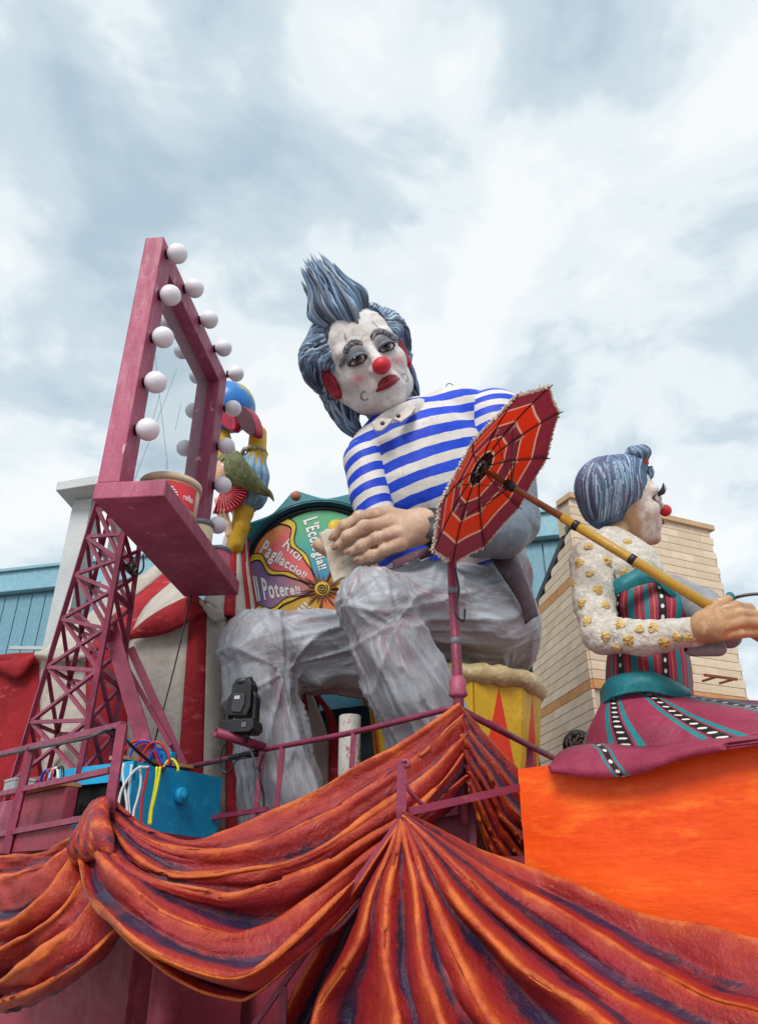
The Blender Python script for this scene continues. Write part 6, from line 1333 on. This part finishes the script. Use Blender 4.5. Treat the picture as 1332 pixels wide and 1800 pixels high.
MB().box(np.array([wb[0], wb[1], zc_ + .09]), [aX, bX, LZ], (.13, .09, .054)).build('base', M['white_trim'], t, bevel=.01); MB().box(np.array([wb[0], wb[1], zc_ + .156]), [aX, bX, LZ], (.135, .095, .012)).build('lid', M['white_trim'], t, bevel=.006)
HOSE = {c_: paint('hose_' + n2, c_, None, None, .3, 2, 10, .02, .001) for c_, n2 in (('#b8141f', 'red'), ('#1a3fa8', 'blue'), ('#c9d020', 'yellow'), ('#c6cfd2', 'white'), ('#17181c', 'black'))}
base_ = on(70, 1374, 3.95)
for i, (c_, nm) in enumerate((('#1a3fa8', 'blue'), ('#b8141f', 'red'), ('#c6cfd2', 'white'), ('#17181c', 'black'))):
    p = np.array([base_[0], base_[1], zc_ + .045]) + aX * .09 * i
    tag(MB().tube(spl([p, p + aX * .05 + LZ * .13, p + aX * .16 + LZ * .14, p + aX * .24 + LZ * .02, p + aX * .38 + LZ * .006], 20), .014, 8).build('cable', HOSE[c_], smooth=True), f'{nm} looped cable lying on the plywood shelf of the maroon cabinet', 'cable')
bc_ = thing('blue_cabinet', 'bright blue painted cabinet with a dark open hatch and a round knob', 'cabinet', at(235, 1450, 6.8) * np.array([1, 1, 0]) + np.array([0, 0, DZ]))
kc = at(238, 1338, 6.8); zb = kc[2]; kr = at_z(391, 1367, zb); kl = at_z(124, 1352, zb); du_ = nrm((kr - kc) * np.array([1, 1, 0])); dl_ = nrm((kl - kc) * np.array([1, 1, 0])); lu, ll = np.linalg.norm(kr - kc), np.linalg.norm(kl - kc) * 1.15
def bx(u, l, z): return np.array([kc[0], kc[1], 0]) + du_ * u + dl_ * l + np.array([0, 0, z])
dpx, dn_z = .05, DZ + .004
MB().prism([bx(0, 0, zb), bx(lu, 0, zb), bx(lu, .04, zb), bx(0, .04, zb)], (0, 0, dn_z - zb)).build('front_panel', M['blue_box'], bc_)
MB().prism([bx(lu - .04, .042, zb - .002), bx(lu - .002, .042, zb - .002), bx(lu - .002, ll, zb - .002), bx(lu - .04, ll, zb - .002)], (0, 0, dn_z - zb)).build('back_panel', M['blue_box'], bc_)
MB().prism([bx(0.002, .042, zb - .42), bx(.04, .042, zb - .42), bx(.04, ll, zb - .42), bx(.002, ll, zb - .42)], (0, 0, dn_z - zb + .42)).build('side_panel', M['blue_box'], bc_)
MB().prism([bx(-.02, .0, zb + .002), bx(.025, 0, zb + .002), bx(.025, ll + .08, zb + .002), bx(-.02, ll + .08, zb + .002)], (0, 0, -.16)).build('hatch_flap', M['blue_box'], bc_)
MB().prism([bx(.05, .045, zb - .01), bx(lu - .05, .045, zb - .01), bx(lu - .05, ll - .05, zb - .01), bx(.05, ll - .05, zb - .01)], (0, 0, -.03)).build('top_board', M['blue_box'], bc_)
MB().prism([bx(.12, .045, zb - .05), bx(.16, .045, zb - .05), bx(.16, ll, zb - .05), bx(.12, ll, zb - .05)], (0, 0, -.6)).build('inner_board', M['black'], bc_)
kb = at(322, 1398, 7.28); fdir = nrm(np.cross(du_, LZ)); fdir = fdir if fdir[1] < 0 else -fdir; kb = bx(lu * .50, 0, at(322, 1398, 7.3)[2])
MB().lathe(kb, fdir, [(0, .075), (.05, .075), (.065, .06), (.065, .045), (.08, .04), (.08, 0)], 24).build('knob', M['blue_box'], bc_, True)
MB().prism([bx(-.05, .30, zb + .06), bx(.75, .12, zb + .06), bx(.75, -.02, zb + .06), bx(-.05, .16, zb + .06)], (0, 0, -.03)).build('plank', M['wood'], bc_)
for i in range(4):
    p = bx(.25 + .1 * i, .12, zb + .03); MB().box(p + LZ * .07, [du_, dl_, LZ], (.035, .05, .06)).build('valve', M['blue_box'], bc_, bevel=.008)
hz = [('#b8141f', (206, 1352), (226, 1310), (262, 1303), (282, 1345), (292, 1350)), ('#1a3fa8', (222, 1347), (240, 1308), (268, 1306), (286, 1340), (300, 1346)), ('#b8141f', (244, 1340), (262, 1310), (282, 1306), (297, 1330), (297, 1346)),
      ('#1a3fa8', (258, 1348), (270, 1320), (288, 1318), (298, 1336), (302, 1350)), ('#c9d020', (288, 1348), (297, 1336), (306, 1336), (313, 1348), (313, 1356)),
      ('#c6cfd2', (262, 1348), (240, 1352), (216, 1385), (208, 1420), (206, 1440)), ('#c6cfd2', (232, 1344), (229, 1370), (226, 1400), (228, 1430), (226, 1450)), ('#c6cfd2', (218, 1342), (216, 1360), (220, 1390), (224, 1420), (222, 1445)),
      ('#c9d020', (282, 1348), (279, 1370), (273, 1400), (267, 1425), (265, 1450)), ('#c9d020', (276, 1348), (275, 1370), (270, 1400), (265, 1425), (262, 1450)), ('#b8141f', (262, 1346), (256, 1375), (250, 1405), (248, 1430), (248, 1450)), ('#b8141f', (204, 1352), (202, 1375), (206, 1400), (208, 1430), (208, 1450)),
      ('#c6cfd2', (246, 1346), (248, 1375), (242, 1405), (236, 1425), (234, 1450))]
words_ = {'#b8141f': 'red', '#1a3fa8': 'blue', '#c9d020': 'yellow', '#c6cfd2': 'white'}
desc = ['red hose arching highest at the left end of the blue cabinet', 'blue hose arch just right of the highest red arch above the blue cabinet', 'red hose arch in the middle above the blue cabinet valves', 'small blue hose arch at the right end of the valves', 'small yellow hose loop at the right end of the valves',
        'white hose sweeping left and down across the open hatch', 'white hose hanging straight down beside the cabinet corner', 'leftmost white hose hanging down the open hatch', 'right yellow hose hanging down the blue cabinet front', 'left yellow hose hanging close beside its twin', 'red hose hanging down the blue cabinet between white and yellow hoses', 'red hose hanging behind the rail post', 'thin white hose hanging just left of the red hanging hose']
for i, (c_, *pts) in enumerate(hz):
    yv = 6.55 if i >= 5 else 6.95
    tag(MB().tube(spl([at(x_, y_, yv - .02 * (i % 3)) for x_, y_ in pts], 26), .0115, 8).build('hose', HOSE[c_], smooth=True), desc[i], 'hose', 'air hoses of the blue cabinet')
cb = MB().tube(spl([on(-60, 1340, CL - .03), on(60, 1316, CL - .03), on(150, 1298, CL - .03), on(200, 1282, CL - .03), at(222, 1302, 6.2), at(258, 1335, 6.5), at(285, 1352, 6.8), at(306, 1355, 8.3), at(403, 1335, 7.6), at(440, 1326, 7.35)], 90), .014, 8).build('power_cable', HOSE['#17181c'], smooth=True)
tag(cb, 'thick black power cable strapped along the left rail and drooping past the blue cabinet', 'cable')
cb = MB().tube(spl([on(463, 1325, CP - .02), on(456, 1350, CP - .05), on(458, 1375, CP - .05), on(463, 1395, CP), on(464, 1420, CP)], 30), .011, 8).build('power_cable', HOSE['#17181c'], smooth=True); tag(cb, 'black cable hanging down beside the rail post under the moving light', 'cable')
# thick pipe carrying the moving light
pipe = thing('light_pipe', 'thick open ended rose pipe holding the black stage light', 'pipe', at(420, 1300, 7.1))
q0, q1 = at(379, 1287, 7.0), at(464, 1314, 7.3); dq = nrm(q1 - q0)
MB().lathe(q0, dq, [(.03, 0), (.03, .034), (0, .034), (0, .045), (np.linalg.norm(q1 - q0), .045), (np.linalg.norm(q1 - q0), 0)], 20).build('tube', RM, pipe, True)
MB().beam(at(461, 1314, 7.29), at(456, 1352, 7.28), .05, .03).build('bracket', RM, pipe); MB().beam(at(436, 1306, 7.2), at(452, 1348, 7.2), .02).build('stay', M['gunmetal'], pipe)
ml = thing('moving_head_light', 'black moving head stage light standing on the pipe before the clown trouser leg', 'stage light', at(427, 1292, 7.15))
mm = mpp(427, 1250, 7.15); cX = nrm((1, -.25, 0)); cY = nrm((.25, 1, 0)); lt = nrm(np.array([.06, 0, 1]))
def lc(dx, dy, dz): return at(427, 1250, 7.15) + cX * dx * mm + cY * dy * mm + LZ * dz * mm
bs = MB().prism([lc(-31, -22, -18), lc(28, -22, -18), lc(31, -22, -26), lc(31, -22, -34), lc(24, -22, -40), lc(-27, -22, -40), lc(-32, -22, -34)], cY * 44 * mm).build('base', M['black'], ml, bevel=.008)
MB().box(lc(14, -22.6, -28), [cX, cY, LZ], (4 * mm, .6 * mm, 4 * mm)).build('display', M['grey_lid'], bs)
for s_ in (-1, 1): MB().prism([lc(s_ * 25 - 3, -10, -18), lc(s_ * 25 + 3, -10, -18), lc(s_ * 24 + 3, -10, 22), lc(s_ * 20, -8, 34), lc(s_ * 24 - 3, -10, 22)], cY * 22 * mm).build('yoke_arm', M['black'], ml, bevel=.008)
hd = MB().prism([lc(-19, -16, -10), lc(14, -16, -12), lc(20, -16, 4), lc(19, -16, 44), lc(12, -14, 56), lc(-8, -14, 56), lc(-17, -16, 46), lc(-20, -16, 8)], cY * 32 * mm).build('head', M['black'], ml, bevel=.012)
MB().prism([lc(-14, -19, -4), lc(4, -19, -6), lc(10, -19, 8), lc(9, -19, 26), lc(-12, -19, 28)], cY * 3 * mm).build('lens_hood', M['gunmetal'], hd, bevel=.006)
MB().box(lc(-4, -19.6, 20), [cX, cY, LZ], (5 * mm, .4 * mm, 3 * mm)).build('badge', M['white_trim'], hd)
MB().lathe(lc(-2, 0, 50), nrm(np.array([-.2, -.3, 1])), [(0, 17 * mm), (8 * mm, 16 * mm), (9 * mm, 12 * mm), (5 * mm, 0)], 24).build('lens_rim', M['gunmetal'], hd, True)
for s_ in (-12, 10): MB().lathe(lc(s_, 0, -41), (0, 0, -1), [(0, 6 * mm), (5 * mm, 6 * mm), (5 * mm, 3 * mm), (12 * mm, 4 * mm), (12 * mm, 0)], 12).build('clamp', M['gunmetal'], ml, True)
cb = MB().tube(spl([lc(-8, -4, -44), lc(-26, -8, -60), lc(-30, -8, -90), lc(-14, -8, -104), lc(0, -8, -84), lc(18, -6, -80)], 40), .008, 6).build('light_cable', HOSE['#17181c'], smooth=True); tag(cb, 'coiled thin black cable hanging under the stage light', 'cable')
cn_ = thing('cable_connector', 'black cable connectors taped to the rail below the stage light', 'connector', on(430, 1328, CP - .05))
MB().tube([on(405, 1332, CP - .06), on(425, 1329, CP - .06)], .028, 10).build('plug', M['black'], cn_, True); MB().tube([on(428, 1328, CP - .06), on(452, 1324, CP - .06)], .034, 10).build('socket', M['black'], cn_, True)
# ------------------------------------------------------------------ a person on the float behind the plinth: only dark hair shows
pc_ = at(1016, 1306, 8.6)
person = thing('person', 'person standing behind the plinth, only the crown of dark wavy hair showing', 'person', np.array([pc_[0], pc_[1], DZ]))
skp = paint('person_skin', '#a87a5e', '#98694e'); shz = pc_ + np.array([0, 0, -.28])
sculpt('body', union([sph(pc_ + np.array([0, 0, -.04]), .105), ell(pc_ + np.array([0, -.01, -.10]), (.075, .095, .12)), cap(pc_ + np.array([0, 0, -.15]), shz, .055, .06), cap(shz + np.array([-.17, 0, -.03]), shz + np.array([.17, 0, -.03]), .06), cap(shz + np.array([0, 0, -.06]), np.array([pc_[0], pc_[1], DZ + .3]), .14, .13)], .05), np.array([pc_[0] - .35, pc_[1] - .25, DZ + .002]), pc_ + np.array([.35, .25, .2]), .02, paint('dark_shirt', '#1c1d22', '#25262c'), person)
hm = NT('brown_hair', .5); hm.col(hm.mix(hm.ramp(hm.noise(20, 4), [(.4, 0.0), (.7, 1.0)]), '#1e1512', '#3a2a22')); pb_ = MB(); pb_.ball(pc_ + np.array([0, .01, -.02]), (.135, .13, .125), 16)
for q in range(120):
    a = random.uniform(0, math.tau); e_ = random.uniform(-.3, 1.4); d = np.array([math.cos(a) * math.cos(e_), math.sin(a) * math.cos(e_), math.sin(e_)]); s_ = np.cross(d, RNG.normal(size=3)); s_ = nrm(s_); p = pc_ + np.array([0, .01, -.02]) + d * .125
    pb_.tube(spl([p, p + s_ * .05 + d * .02, p + s_ * .09 - LZ * .03 + d * .012, p + s_ * .12 - LZ * .07], 10), np.interp(np.linspace(0, 1, 10), [0, .4, 1], [.012, .018, .003]), 5)
pb_.build('hair', hm.m, person, True)
